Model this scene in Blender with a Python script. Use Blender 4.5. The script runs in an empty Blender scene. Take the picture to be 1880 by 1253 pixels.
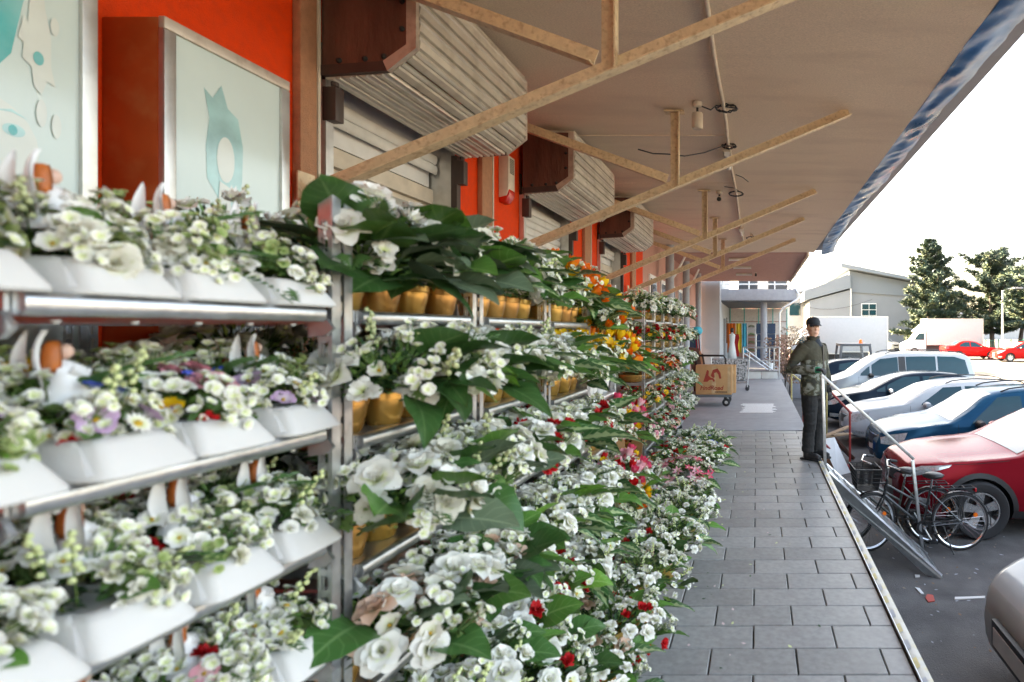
import bpy, bmesh, math, random
from mathutils import Vector, Matrix, Euler, noise
random.seed(7)
R = math.radians
SC = bpy.context.scene
COL = SC.collection

# ------------------------------------------------------------------ camera, sky, sun, exposure
cd = bpy.data.cameras.new('camera'); CAM = bpy.data.objects.new('camera', cd); COL.objects.link(CAM)
SC.camera = CAM
CAM.location = (0, 0, 1.6); CAM.rotation_euler = (R(90), 0, 0)
cd.sensor_width = 36; cd.lens = 36*1050/1880
cd.shift_x = -450/1880; cd.shift_y = -19.5/1880
cd.clip_start = .05; cd.clip_end = 3000
cd.dof.use_dof = True; cd.dof.focus_distance = 8.0; cd.dof.aperture_fstop = 2.8

W = bpy.data.worlds.new('World'); SC.world = W; W.use_nodes = True
wn = W.node_tree.nodes; wl = W.node_tree.links
sky = wn.new('ShaderNodeTexSky'); sky.sky_type = 'NISHITA'; sky.sun_disc = False
SUN_EL, SUN_AZ = R(27), R(302)          # azimuth clockwise from +Y: the sun stands behind the building, far left
sky.sun_elevation = SUN_EL; sky.sun_rotation = SUN_AZ
sky.air_density = .8; sky.dust_density = 6.0; sky.ozone_density = .6; sky.altitude = 100
wl.new(sky.outputs[0], wn['Background'].inputs[0]); wn['Background'].inputs[1].default_value = .085
sd = bpy.data.lights.new('sun', 'SUN'); sd.energy = 4.5; sd.angle = R(.6); sd.color = (1, .93, .82)
SUN = bpy.data.objects.new('sun', sd); COL.objects.link(SUN)
_d = Vector((math.sin(SUN_AZ)*math.cos(SUN_EL), math.cos(SUN_AZ)*math.cos(SUN_EL), math.sin(SUN_EL)))
SUN.location = _d*60; SUN.rotation_euler = (-_d).to_track_quat('-Z', 'Y').to_euler()
SC.view_settings.view_transform = 'Standard'; SC.view_settings.look = 'None'
SC.view_settings.exposure = 4.5; SC.view_settings.gamma = 1.0; SC.view_settings.use_curve_mapping = False
try:
    SC.view_settings.use_white_balance = True; SC.view_settings.white_balance_temperature = 8700; SC.view_settings.white_balance_tint = 8
except Exception: pass
try:
    SC.cycles.max_bounces = 8; SC.cycles.diffuse_bounces = 4; SC.cycles.glossy_bounces = 3
    SC.cycles.transmission_bounces = 4; SC.cycles.transparent_max_bounces = 6; SC.cycles.use_denoising = True
    SC.cycles.caustics_reflective = False; SC.cycles.caustics_refractive = False
    SC.render.use_persistent_data = False
except Exception: pass

# ------------------------------------------------------------------ helpers
class MB:
    """collects faces of ONE piece, then links them as one mesh object"""
    def __init__(s): s.v = []; s.f = []; s.mi = []; s.uv = []
    def add(s, vs, fs, mi=0, uv=None):
        o = len(s.v); s.v += [tuple(p) for p in vs]
        for f in fs: s.f.append(tuple(i+o for i in f)); s.mi.append(mi)
        s.uv += list(uv) if uv else [(0, 0)]*len(vs)
        return s
    def box(s, a, b, mi=0):
        (x0, y0, z0), (x1, y1, z1) = a, b
        return s.add([(x0,y0,z0),(x1,y0,z0),(x1,y1,z0),(x0,y1,z0),(x0,y0,z1),(x1,y0,z1),(x1,y1,z1),(x0,y1,z1)],
                     [(0,3,2,1),(4,5,6,7),(0,1,5,4),(1,2,6,5),(2,3,7,6),(3,0,4,7)], mi)
    def beam(s, p, q, w, h, up=(0,0,1), mi=0):
        p = Vector(p); q = Vector(q); d = (q-p).normalized(); u = Vector(up)
        sx = d.cross(u)
        if sx.length < 1e-5: sx = d.cross(Vector((1,0,0)))
        sx.normalize(); u = sx.cross(d).normalized()
        vs = [c + sx*(a*w/2) + u*(b*h/2) for c in (p, q) for a, b in ((-1,-1),(1,-1),(1,1),(-1,1))]
        return s.add(vs, [(0,1,2,3),(7,6,5,4),(0,4,5,1),(1,5,6,2),(2,6,7,3),(3,7,4,0)], mi)
    def tube(s, pts, r, n=8, mi=0, cap=True):
        pts = [Vector(p) for p in pts]; rs = r if isinstance(r, (list, tuple)) else [r]*len(pts)
        vs = []; prev = None
        for i, p in enumerate(pts):
            t = (pts[min(i+1, len(pts)-1)] - pts[max(i-1, 0)])
            t = t.normalized() if t.length > 1e-9 else Vector((0,0,1))
            if prev is None:
                a = Vector((0,0,1)) if abs(t.z) < .9 else Vector((1,0,0))
                u = t.cross(a).normalized()
            else:
                u = (prev - t*prev.dot(t)); u = u.normalized() if u.length > 1e-6 else t.orthogonal().normalized()
            prev = u; w = t.cross(u)
            vs += [p + (u*math.cos(k*math.tau/n) + w*math.sin(k*math.tau/n))*rs[i] for k in range(n)]
        fs = [(i*n+k, i*n+(k+1) % n, (i+1)*n+(k+1) % n, (i+1)*n+k) for i in range(len(pts)-1) for k in range(n)]
        if cap: fs += [tuple(range(n))[::-1], tuple(range((len(pts)-1)*n, len(pts)*n))]
        return s.add(vs, fs, mi)
    def lathe(s, prof, n=16, c=(0,0,0), axis='z', mi=0, closed=False):
        vs = []
        for k in range(n):
            a = k*math.tau/n; ca, sa = math.cos(a), math.sin(a)
            for r, h in prof:
                if axis == 'z': p = (r*ca, r*sa, h)
                elif axis == 'y': p = (r*ca, h, r*sa)
                else: p = (h, r*ca, r*sa)
                vs.append((p[0]+c[0], p[1]+c[1], p[2]+c[2]))
        m = len(prof); rng = m if closed else m-1
        fs = [(k*m+j, ((k+1) % n)*m+j, ((k+1) % n)*m+(j+1) % m, k*m+(j+1) % m) for k in range(n) for j in range(rng)]
        return s.add(vs, fs, mi)
    def prism(s, poly, lo, hi, axis='y', mi=0):
        def P(a, b, t): return {'y': (a, t, b), 'x': (t, a, b), 'z': (a, b, t)}[axis]
        n = len(poly)
        vs = [P(a, b, lo) for a, b in poly] + [P(a, b, hi) for a, b in poly]
        fs = [tuple(range(n))[::-1], tuple(range(n, 2*n))] + [(k, (k+1) % n, n+(k+1) % n, n+k) for k in range(n)]
        return s.add(vs, fs, mi)
    def grid(s, fn, nu, nv, mi=0):
        vs = []; uv = []
        for i in range(nu+1):
            for j in range(nv+1):
                vs.append(fn(i/nu, j/nv)); uv.append((i/nu, j/nv))
        fs = [(i*(nv+1)+j, (i+1)*(nv+1)+j, (i+1)*(nv+1)+j+1, i*(nv+1)+j+1) for i in range(nu) for j in range(nv)]
        return s.add(vs, fs, mi, uv)
    def mesh(s, name, mats, smooth=False, fix=True):
        me = bpy.data.meshes.new(name); me.from_pydata(s.v, [], s.f)
        for m in (mats if isinstance(mats, (list, tuple)) else [mats]): me.materials.append(m)
        me.polygons.foreach_set('material_index', s.mi)
        ul = me.uv_layers.new(name='UVMap')
        idx = [0]*len(me.loops); me.loops.foreach_get('vertex_index', idx)
        buf = []
        for i in idx: buf += s.uv[i]
        ul.data.foreach_set('uv', buf)
        if fix:
            bm = bmesh.new(); bm.from_mesh(me); bmesh.ops.recalc_face_normals(bm, faces=bm.faces[:]); bm.to_mesh(me); bm.free()
        if smooth is True: me.polygons.foreach_set('use_smooth', [True]*len(me.polygons))
        elif smooth:
            me.polygons.foreach_set('use_smooth', [True]*len(me.polygons))
            me.set_sharp_from_angle(angle=R(smooth))
        me.update()
        return me
    def build(s, name, mats, parent=None, smooth=False, bevel=0, **k):
        me = s.mesh(name, mats, smooth)
        if bevel:
            bm = bmesh.new(); bm.from_mesh(me)
            bmesh.ops.remove_doubles(bm, verts=bm.verts[:], dist=1e-5)
            es = [e for e in bm.edges if len(e.link_faces) == 2 and e.calc_face_angle(0) > R(35)]
            bmesh.ops.bevel(bm, geom=es, offset=bevel, segments=2, profile=.6, affect='EDGES', clamp_overlap=True)
            bm.to_mesh(me); bm.free()
            me.polygons.foreach_set('use_smooth', [True]*len(me.polygons)); me.set_sharp_from_angle(angle=R(40))
        return put(name, me, parent, **k)

def put(name, me, parent=None, loc=None, rot=None, mtx=None, kind=None, label=None):
    o = bpy.data.objects.new(name, me); COL.objects.link(o)
    if parent: o.parent = parent
    if mtx is not None: o.matrix_basis = mtx
    if loc is not None: o.location = loc
    if rot is not None: o.rotation_euler = rot
    if kind: o['kind'] = kind
    if label: o['label'] = label
    return o
def tag(o, label, cat, group=None):
    o['label'] = label; o['category'] = cat
    if group: o['group'] = group
    return o
def thing(name, label, cat, loc=(0,0,0), rotz=0, group=None):
    o = bpy.data.objects.new(name, None); COL.objects.link(o)
    o.location = loc; o.rotation_euler = (0, 0, rotz); o.empty_display_size = .1
    return tag(o, label, cat, group)
def struct(o): o['kind'] = 'structure'; return o
def rnd(a, b): return random.uniform(a, b)

# ------------------------------------------------------------------ materials
MATS = {}
def mat(name, c, rough=.6, metal=0, var=.12, scale=8, bump=0, bscale=60, spec=.5, stain=None, stain_scale=2, stain_amt=.5,
        coat=0, obj_var=0, trans=0, emit=None, sheen=0, stretch=None, objspace=False):
    m = bpy.data.materials.new(name); m.use_nodes = True; MATS[name] = m
    nt = m.node_tree; N = nt.nodes; L = nt.links; P = N['Principled BSDF']
    P.inputs['Roughness'].default_value = rough; P.inputs['Metallic'].default_value = metal
    P.inputs['Specular IOR Level'].default_value = spec
    if coat: P.inputs['Coat Weight'].default_value = coat; P.inputs['Coat Roughness'].default_value = .04
    tc = N.new('ShaderNodeTexCoord'); mp = N.new('ShaderNodeMapping'); L.new(tc.outputs['Object'], mp.inputs[0])
    if stretch: mp.inputs['Scale'].default_value = stretch
    last = None
    def noise_(sc, det=6):
        n = N.new('ShaderNodeTexNoise'); n.inputs['Scale'].default_value = sc; n.inputs['Detail'].default_value = det
        L.new(mp.outputs[0], n.inputs['Vector']); return n
    n1 = noise_(scale)
    mx = N.new('ShaderNodeMix'); mx.data_type = 'RGBA'
    a = [min(1, v*(1-var)) for v in c]; b = [min(1, v*(1+var)) for v in c]
    mx.inputs[6].default_value = (*a, 1); mx.inputs[7].default_value = (*b, 1)
    rp = N.new('ShaderNodeValToRGB'); rp.color_ramp.elements[0].position = .3; rp.color_ramp.elements[1].position = .7
    L.new(n1.outputs['Fac'], rp.inputs[0]); L.new(rp.outputs[0], mx.inputs[0]); last = mx.outputs[2]
    if stain:
        n2 = noise_(stain_scale, 10); r2 = N.new('ShaderNodeValToRGB')
        r2.color_ramp.elements[0].position = .5; r2.color_ramp.elements[1].position = .72
        L.new(n2.outputs['Fac'], r2.inputs[0])
        mu = N.new('ShaderNodeMath'); mu.operation = 'MULTIPLY'; mu.inputs[1].default_value = stain_amt; L.new(r2.outputs[0], mu.inputs[0])
        m2 = N.new('ShaderNodeMix'); m2.data_type = 'RGBA'; m2.inputs[7].default_value = (*stain, 1)
        L.new(mu.outputs[0], m2.inputs[0]); L.new(last, m2.inputs[6]); last = m2.outputs[2]
    if obj_var:
        oi = N.new('ShaderNodeObjectInfo'); hs = N.new('ShaderNodeHueSaturation')
        mr = N.new('ShaderNodeMapRange'); mr.inputs[3].default_value = 1-obj_var; mr.inputs[4].default_value = 1+obj_var
        L.new(oi.outputs['Random'], mr.inputs[0]); L.new(mr.outputs[0], hs.inputs['Value'])
        mr2 = N.new('ShaderNodeMapRange'); mr2.inputs[3].default_value = .5-obj_var*.07; mr2.inputs[4].default_value = .5+obj_var*.07
        wn_ = N.new('ShaderNodeTexWhiteNoise'); wn_.noise_dimensions = '1D'; L.new(oi.outputs['Random'], wn_.inputs['W'])
        L.new(wn_.outputs['Value'], mr2.inputs[0]); L.new(mr2.outputs[0], hs.inputs['Hue'])
        L.new(last, hs.inputs['Color']); last = hs.outputs[0]
    L.new(last, P.inputs['Base Color'])
    if rough > .15 and rough < .95:
        rr = N.new('ShaderNodeMapRange'); rr.inputs[3].default_value = max(.02, rough-.12); rr.inputs[4].default_value = min(1, rough+.12)
        L.new(n1.outputs['Fac'], rr.inputs[0]); L.new(rr.outputs[0], P.inputs['Roughness'])
    if bump:
        nb = noise_(bscale, 4); bp = N.new('ShaderNodeBump'); bp.inputs['Strength'].default_value = bump; bp.inputs['Distance'].default_value = .02
        L.new(nb.outputs['Fac'], bp.inputs['Height']); L.new(bp.outputs[0], P.inputs['Normal'])
    if trans: P.inputs['Transmission Weight'].default_value = trans
    if sheen: P.inputs['Sheen Weight'].default_value = sheen
    if emit: P.inputs['Emission Color'].default_value = (*emit[0], 1); P.inputs['Emission Strength'].default_value = emit[1]
    m['base'] = 0
    return m

def petal_mat(name, c, c2=None, sub=.16):
    """thin petal: base to tip gradient along the petal itself, translucent"""
    m = bpy.data.materials.new(name); m.use_nodes = True; N = m.node_tree.nodes; L = m.node_tree.links; P = N['Principled BSDF']
    c2 = c2 or c
    uv = N.new('ShaderNodeUVMap'); sp = N.new('ShaderNodeSeparateXYZ'); L.new(uv.outputs[0], sp.inputs[0])
    mx = N.new('ShaderNodeMix'); mx.data_type = 'RGBA'; mx.inputs[6].default_value = (*c2, 1); mx.inputs[7].default_value = (*c, 1)
    rp = N.new('ShaderNodeValToRGB'); rp.color_ramp.elements[0].position = .1; rp.color_ramp.elements[1].position = .6
    L.new(sp.outputs[0], rp.inputs[0]); L.new(rp.outputs[0], mx.inputs[0])
    oi = N.new('ShaderNodeObjectInfo'); hs = N.new('ShaderNodeHueSaturation'); mr = N.new('ShaderNodeMapRange')
    mr.inputs[3].default_value = .90; mr.inputs[4].default_value = 1.08
    L.new(oi.outputs['Random'], mr.inputs[0]); L.new(mr.outputs[0], hs.inputs['Value']); L.new(mx.outputs[2], hs.inputs['Color'])
    tr = N.new('ShaderNodeBsdfTranslucent'); ms = N.new('ShaderNodeMixShader'); ms.inputs[0].default_value = sub
    L.new(hs.outputs[0], P.inputs['Base Color']); L.new(hs.outputs[0], tr.inputs[0]); P.inputs['Roughness'].default_value = .6
    P.inputs['Specular IOR Level'].default_value = .25
    L.new(P.outputs[0], ms.inputs[1]); L.new(tr.outputs[0], ms.inputs[2]); L.new(ms.outputs[0], N['Material Output'].inputs[0])
    return m

def leaf_mat(name, c, vein, stripe=0, rough=.38):
    """leaf with a pale midrib and side veins along its own UV; stripe > 0 gives variegation"""
    m = bpy.data.materials.new(name); m.use_nodes = True; N = m.node_tree.nodes; L = m.node_tree.links; P = N['Principled BSDF']
    uv = N.new('ShaderNodeUVMap'); sp = N.new('ShaderNodeSeparateXYZ'); L.new(uv.outputs[0], sp.inputs[0])
    def math_(op, a, b=None):
        n = N.new('ShaderNodeMath'); n.operation = op
        for i, v in enumerate((a, b)):
            if v is None: continue
            if isinstance(v, (int, float)): n.inputs[i].default_value = v
            else: L.new(v, n.inputs[i])
        return n.outputs[0]
    w = math_('ABSOLUTE', math_('SUBTRACT', sp.outputs[1], .5))              # 0 at midrib, .5 at rim
    rib = math_('LESS_THAN', w, .028)
    sv = math_('FRACT', math_('MULTIPLY', math_('SUBTRACT', sp.outputs[0], math_('MULTIPLY', w, .55)), 7.0))
    side = math_('LESS_THAN', sv, .10)
    v = math_('MAXIMUM', rib, math_('MULTIPLY', side, .6))
    no = N.new('ShaderNodeTexNoise'); no.inputs['Scale'].default_value = 5; L.new(uv.outputs[0], no.inputs['Vector'])
    if stripe:
        s2 = math_('MULTIPLY', math_('LESS_THAN', math_('ADD', w, math_('MULTIPLY', math_('SUBTRACT', sv, .5), .12)), .17), stripe)
        v = math_('MAXIMUM', v, s2)
    oi = N.new('ShaderNodeObjectInfo'); hs = N.new('ShaderNodeHueSaturation'); mr = N.new('ShaderNodeMapRange')
    mr.inputs[3].default_value = .6; mr.inputs[4].default_value = 1.45
    L.new(oi.outputs['Random'], mr.inputs[0]); L.new(mr.outputs[0], hs.inputs['Value'])
    mr2 = N.new('ShaderNodeMapRange'); mr2.inputs[3].default_value = .485; mr2.inputs[4].default_value = .515
    L.new(no.outputs['Fac'], mr2.inputs[0]); L.new(mr2.outputs[0], hs.inputs['Hue'])
    mx = N.new('ShaderNodeMix'); mx.data_type = 'RGBA'; mx.inputs[6].default_value = (*c, 1); mx.inputs[7].default_value = (*vein, 1)
    L.new(v, mx.inputs[0]); L.new(mx.outputs[2], hs.inputs['Color'])
    L.new(hs.outputs[0], P.inputs['Base Color']); P.inputs['Roughness'].default_value = rough
    bp = N.new('ShaderNodeBump'); bp.inputs['Strength'].default_value = .4; bp.inputs['Distance'].default_value = .004
    L.new(v, bp.inputs['Height']); L.new(bp.outputs[0], P.inputs['Normal'])
    tr = N.new('ShaderNodeBsdfTranslucent'); ms = N.new('ShaderNodeMixShader'); ms.inputs[0].default_value = .22
    L.new(hs.outputs[0], tr.inputs[0]); L.new(P.outputs[0], ms.inputs[1]); L.new(tr.outputs[0], ms.inputs[2]); L.new(ms.outputs[0], N['Material Output'].inputs[0])
    return m

M = {}
M['asphalt'] = mat('asphalt', (.115,.11,.108), .85, var=.35, scale=3, bump=.5, bscale=90, stain=(.18,.165,.155), stain_scale=.7, stain_amt=.6)
M['ground'] = mat('pale_pavement', (.115,.108,.10), .9, var=.2, scale=.6, stain=(.08,.077,.072), stain_scale=.25)
M['tile'] = mat('grey_slab', (.315,.31,.30), .42, var=.16, scale=30, bump=.12, bscale=220, obj_var=.15, stain=(.21,.205,.20), stain_scale=5, stain_amt=.6)
M['joint'] = mat('slab_joint', (.045,.045,.045), .9)
M['concrete'] = mat('grey_concrete', (.30,.29,.295), .65, var=.12, scale=6, bump=.15, bscale=120, stain=(.2,.2,.2), stain_scale=1.2)
M['edge'] = mat('edge_angle_steel', (.42,.41,.38), .45, metal=.5, var=.2, scale=12, stain=(.45,.38,.2), stain_scale=14, stain_amt=.8)
M['hole'] = mat('dark_gap', (.02,.02,.02), .9)
M['orange'] = mat('orange_render', (.78,.05,.004), .75, var=.08, scale=20, bump=.5, bscale=140, spec=.3)
M['tan'] = mat('tan_render', (.42,.20,.11), .8, var=.12, scale=20, bump=.5, bscale=120)
M['cream'] = mat('cream_trim', (.6,.52,.42), .6)
M['ceiling'] = mat('ceiling_stucco', (.84,.69,.54), .85, var=.17, scale=110, bump=.6, bscale=170, stain=(.68,.54,.42), stain_scale=1.1, stain_amt=.7, stretch=(.6,2.2,1))
M['steel_paint'] = mat('cream_painted_steel', (.70,.54,.35), .5, var=.12, scale=14, bump=.2, bscale=40, stain=(.25,.10,.04), stain_scale=30, stain_amt=.5)
M['brown'] = mat('brown_painted_board', (.105,.042,.028), .55, var=.35, scale=9, bump=.3, bscale=50, stretch=(1,1,.25))
M['darkmetal'] = mat('dark_brown_metal', (.05,.03,.025), .5)
M['alu'] = mat('aluminium', (.62,.61,.59), .36, metal=.85, var=.08, scale=10, stain=(.35,.33,.3), stain_scale=9, stain_amt=.4)
M['slat'] = mat('shutter_slat', (.60,.56,.49), .38, metal=.35, var=.08, scale=5, stain=(.30,.25,.19), stain_scale=6, stain_amt=.45)
M['slat2'] = mat('white_shutter_slat', (.66,.64,.60), .45, var=.06, scale=5, stain=(.45,.42,.37), stain_scale=6, stain_amt=.4)
M['frame'] = mat('sign_frame', (.55,.47,.40), .4, metal=.4, var=.1, scale=12, stain=(.30,.2,.15), stain_scale=16, stain_amt=.5)
M['cabinet'] = mat('rust_brown_cabinet', (.40,.07,.018), .5, var=.15, scale=6, stain=(.5,.2,.08), stain_scale=9, stain_amt=.35)
M['glass'] = mat('dark_window_glass', (.10,.11,.11), .04, var=.05, spec=.8)
M['curtain'] = mat('grey_blind', (.34,.33,.29), .8, var=.06, stretch=(1,1,12))
M['white'] = mat('white_paint', (.78,.78,.77), .5, var=.04)
M['wpanel'] = mat('white_board', (.72,.71,.69), .5, var=.05, stain=(.6,.57,.52), stain_scale=3)
M['black'] = mat('black_plastic', (.015,.015,.016), .45)
M['rubber'] = mat('black_rubber', (.018,.018,.02), .75)
M['red_plastic'] = mat('red_plastic', (.55,.02,.012), .2, spec=.6)
M['zinc'] = mat('galvanised_steel', (.56,.58,.60), .34, metal=.9, var=.15, scale=25, bump=.05)
M['zincdark'] = mat('galvanised_shelf', (.38,.40,.41), .42, metal=.8, var=.15, scale=18)
M['gold'] = mat('golden_ceramic', (.52,.29,.075), .24, metal=.55, var=.2, scale=6, spec=.6, obj_var=.14)
M['foam'] = mat('white_foam', (.68,.665,.64), .7, var=.03, bump=.1, bscale=300)
M['pink'] = mat('pink_render', (.50,.27,.22), .8, var=.06)
M['pinkcan'] = mat('pink_corrugated', (.52,.30,.25), .6, var=.06)
M['grey'] = mat('grey_paint', (.33,.34,.37), .6, var=.08)
M['greydark'] = mat('dark_grey_paint', (.09,.095,.105), .5, var=.1)
M['wallwhite'] = mat('white_render', (.40,.41,.42), .8, var=.05, scale=2)
M['wallgrey'] = mat('pale_grey_render', (.22,.24,.26), .85, var=.05, scale=1, bump=.1)
M['wallband'] = mat('blue_grey_cladding', (.17,.195,.22), .7, var=.06, stretch=(8,1,1))
M['card'] = mat('cardboard', (.46,.25,.11), .8, var=.08, scale=8)
M['wood'] = mat('raw_wood', (.34,.22,.13), .75, var=.25, scale=5, stretch=(1,9,9))
M['redpaint'] = mat('red_painted_steel', (.30,.03,.025), .5, var=.2, scale=20)
M['yellowpaint'] = mat('yellow_painted_steel', (.50,.40,.16), .5, var=.2, scale=20)
M['sack'] = mat('white_plastic_tank', (.66,.67,.68), .5)
M['skin'] = mat('skin', (.72,.42,.30), .5, var=.06, scale=30)
M['bark'] = mat('pine_bark', (.07,.055,.045), .9, var=.3, bump=.6, bscale=30)
# ------------------------------------------------------------------ ground, parking lot, walkway
WALLX = -2.58
def gz(y):   # the lot rises a little towards the far end
    return -1.0 + .34*min(1, max(0, (y-22)/24))
b = MB()
ys = [-600, -40, 0, 22, 28, 34, 40, 46, 60, 120, 400, 1500]
for i in range(len(ys)-1):
    b.add([(-900,ys[i],gz(ys[i])),(1100,ys[i],gz(ys[i])),(1100,ys[i+1],gz(ys[i+1])),(-900,ys[i+1],gz(ys[i+1]))], [(0,1,2,3)])
struct(b.build('ground', M['ground']))
b = MB()
ys = [-12, 0, 22, 26, 31]
for i in range(len(ys)-1):
    b.add([(.6,ys[i],gz(ys[i])+.004),(13,ys[i],gz(ys[i])+.004),(13,ys[i+1],gz(ys[i+1])+.004),(.6,ys[i+1],gz(ys[i+1])+.004)], [(0,1,2,3)])
lot = struct(b.build('parking_lot', M['asphalt']))
# a crack and litter belong to the lot
def crack(pts, w):
    m = MB(); 
    for i in range(len(pts)-1):
        (x0,y0),(x1,y1) = pts[i], pts[i+1]
        m.add([(x0-w,y0,-.9925),(x0+w,y0,-.9925),(x1+w,y1,-.9925),(x1-w,y1,-.9925)], [(0,1,2,3)])
    return m
pts = [(1.02,2.0)]
while pts[-1][1] < 6: pts.append((pts[-1][0]+rnd(-.03,.035), pts[-1][1]+rnd(.08,.2)))
crack(pts, .006).build('crack', M['hole'], lot)

walk = struct(MB().box((WALLX-.2,-6,-1.05),(.74,9.2,-.035)).build('walkway', M['joint']))
struct(MB().box((WALLX-.2,9.2,-1.05),(.80,18.8,-.002)).build('concrete_walkway', M['concrete'], bevel=.015))
tw, td = .4225, .2218
rows = range(int(-1.9/td), int((9.2-2.88)/td)+1)
tm = {}
def tile_mesh(w):
    k = round(w, 3)
    if k not in tm:
        g = .0035; m = MB().box((g,g,-.0349),(w-g,td-g,0))
        me = m.mesh('slab', M['tile'])
        bm = bmesh.new(); bm.from_mesh(me)
        bmesh.ops.bevel(bm, geom=[e for e in bm.edges if all(v.co.z > -.01 for v in e.verts)], offset=.004, segments=1, affect='EDGES')
        bm.to_mesh(me); bm.free(); tm[k] = me
    return tm[k]
ntile = 0
for r in rows:
    y = 2.88 + r*td
    if y + td > 9.21: continue
    x = (-.23 if r % 2 else -.02) - 3*tw
    while x < .73:
        w = min(tw, .737-x)
        if w > .03:
            put('slab', tile_mesh(w), walk, loc=(x, y, rnd(-.0015,.0015)), rot=(rnd(-.002,.002), rnd(-.0015,.0015), 0)); ntile += 1
        x += tw
# steel edge angle with worn hazard stripes
e = struct(MB().box((.742,-6,-.12),(.80,9.2,.012)).build('edge_strip', M['edge'], bevel=.004))
y = -1.0; k = 0
while y < 9:
    st = MB().add([(.746,y,.0145),(.772,y+.02,.0145),(.772,y+.10,.0145),(.746,y+.08,.0145)], [(0,1,2,3)])
    st.build('painted_stripe', [M['yellowpaint'] if k % 2 else M['grey']], e); y += .16; k += 1
MB().box((.7405,-6,.0),(.7445,9.2,.02)).build('lip', M['zinc'], e)
# white paint patch on the concrete
random.seed(4)
m = MB(); n = 14
for i in range(n):
    x0 = -.30+rnd(-.05,.05); x1 = .36+rnd(-.06,.05); y0 = 11.1+i*.10
    m.add([(x0,y0,.0025),(x1,y0,.0025),(x1+rnd(-.04,.04),y0+.093,.0025),(x0+rnd(-.04,.04),y0+.093,.0025)], [(0,1,2,3)])
tag(m.build('paint_patch', M['white']), 'worn white paint patch on the grey concrete beyond the slabs', 'paint mark')

# ------------------------------------------------------------------ market building
B = thing('market_building', 'orange rendered market building with tan pilasters beneath the canopy', 'building', (WALLX, 0, 0))
def bb(name, a, c, m, par=B, **k): return MB().box(a, c).build(name, m, par, **k)
TOPZ = 6.4
bb('block', (-14,-14,-1.0),(-.62,26,TOPZ), M['wallwhite'])
bb('roof', (-14.2,-14.2,TOPZ+.003),(-.4,26.2,TOPZ+.25), M['grey'])
OPEN = [(3.36,4.86),(6.2,7.86),(9.22,10.82)]
HEAD = 3.30
seg = [(-14,3.36),(4.86,6.2),(7.86,9.22),(10.82,12.9)]
for a, c in seg: bb('wall', (-.6,a,-1),(0,c,3.81), M['orange'])
for a, c in OPEN: bb('lintel', (-.6,a,HEAD),(-.002,c,3.81), M['orange'])
bb('upper_wall', (-.6,-14,4.16),(0,26,TOPZ), M['wallwhite'])
bb('pink_wall', (-.6,12.903,-1),(0,25.6,3.81), M['pink'])
PIL = [(3.17,3.29),(5.27,5.47),(8.42,8.72),(11.6,11.9)]
for a, c in PIL:
    bb('pilaster', (.0015,a,-.0),(.05,c,3.81), M['tan'], bevel=.008)
    bb('pilaster_trim', (.0015,c+.003,0),(.054,c+.022,3.81), M['cream'])
for y in (13.6, 15.2, 16.8, 18.6, 20.6):
    f = bb('window', (.001,y,.9),(.04,y+.9,2.95), M['white']); bb('pane', (.041,y+.07,1.0),(.046,y+.83,2.85), M['glass'], f)
for y in (14.8, 18.2, 22.0):
    MB().tube([(.32,y,0),(.32,y,3.8)], .11, 14).build('column', M['grey'], B, smooth=40)
for y in (16.4, 20.2): MB().tube([(.1,y,0),(.1,y,3.0),(.3,y,3.3),(.5,y+.2,3.78)], .035, 8).build('drainpipe', M['white'], B, smooth=40)
bb('plinth', (.0015,-14,0),(.03,3.15,.25), M['concrete']) if False else None
# shop windows behind the shutters
for i, (a, c) in enumerate(OPEN):
    w = bb('shop_window', (-.24,a,0),(-.20,c,HEAD), M['cream'])
    if i != 1:
        bb('pane', (-.198,a+.1,.3),(-.19,c-.1,2.62), M['curtain'] if i == 0 else M['glass'], w)
        bb('transom', (-.198,a+.02,2.66),(-.15,c-.02,2.78), M['cream'], w)
        bb('board', (-.198,a+.06,2.80),(-.175,c-.06,HEAD-.02), M['wpanel'], w)
        bb('mullion', (-.1885,c-.2,.3),(-.15,c-.13,2.62), M['cream'], w)
    for y, mm in ((a+.02, 'brown'), (c-.02, 'alu')):
        bb('jamb', (-.24,y-.02,0),(.012,y+.02,HEAD), M[mm])

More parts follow.
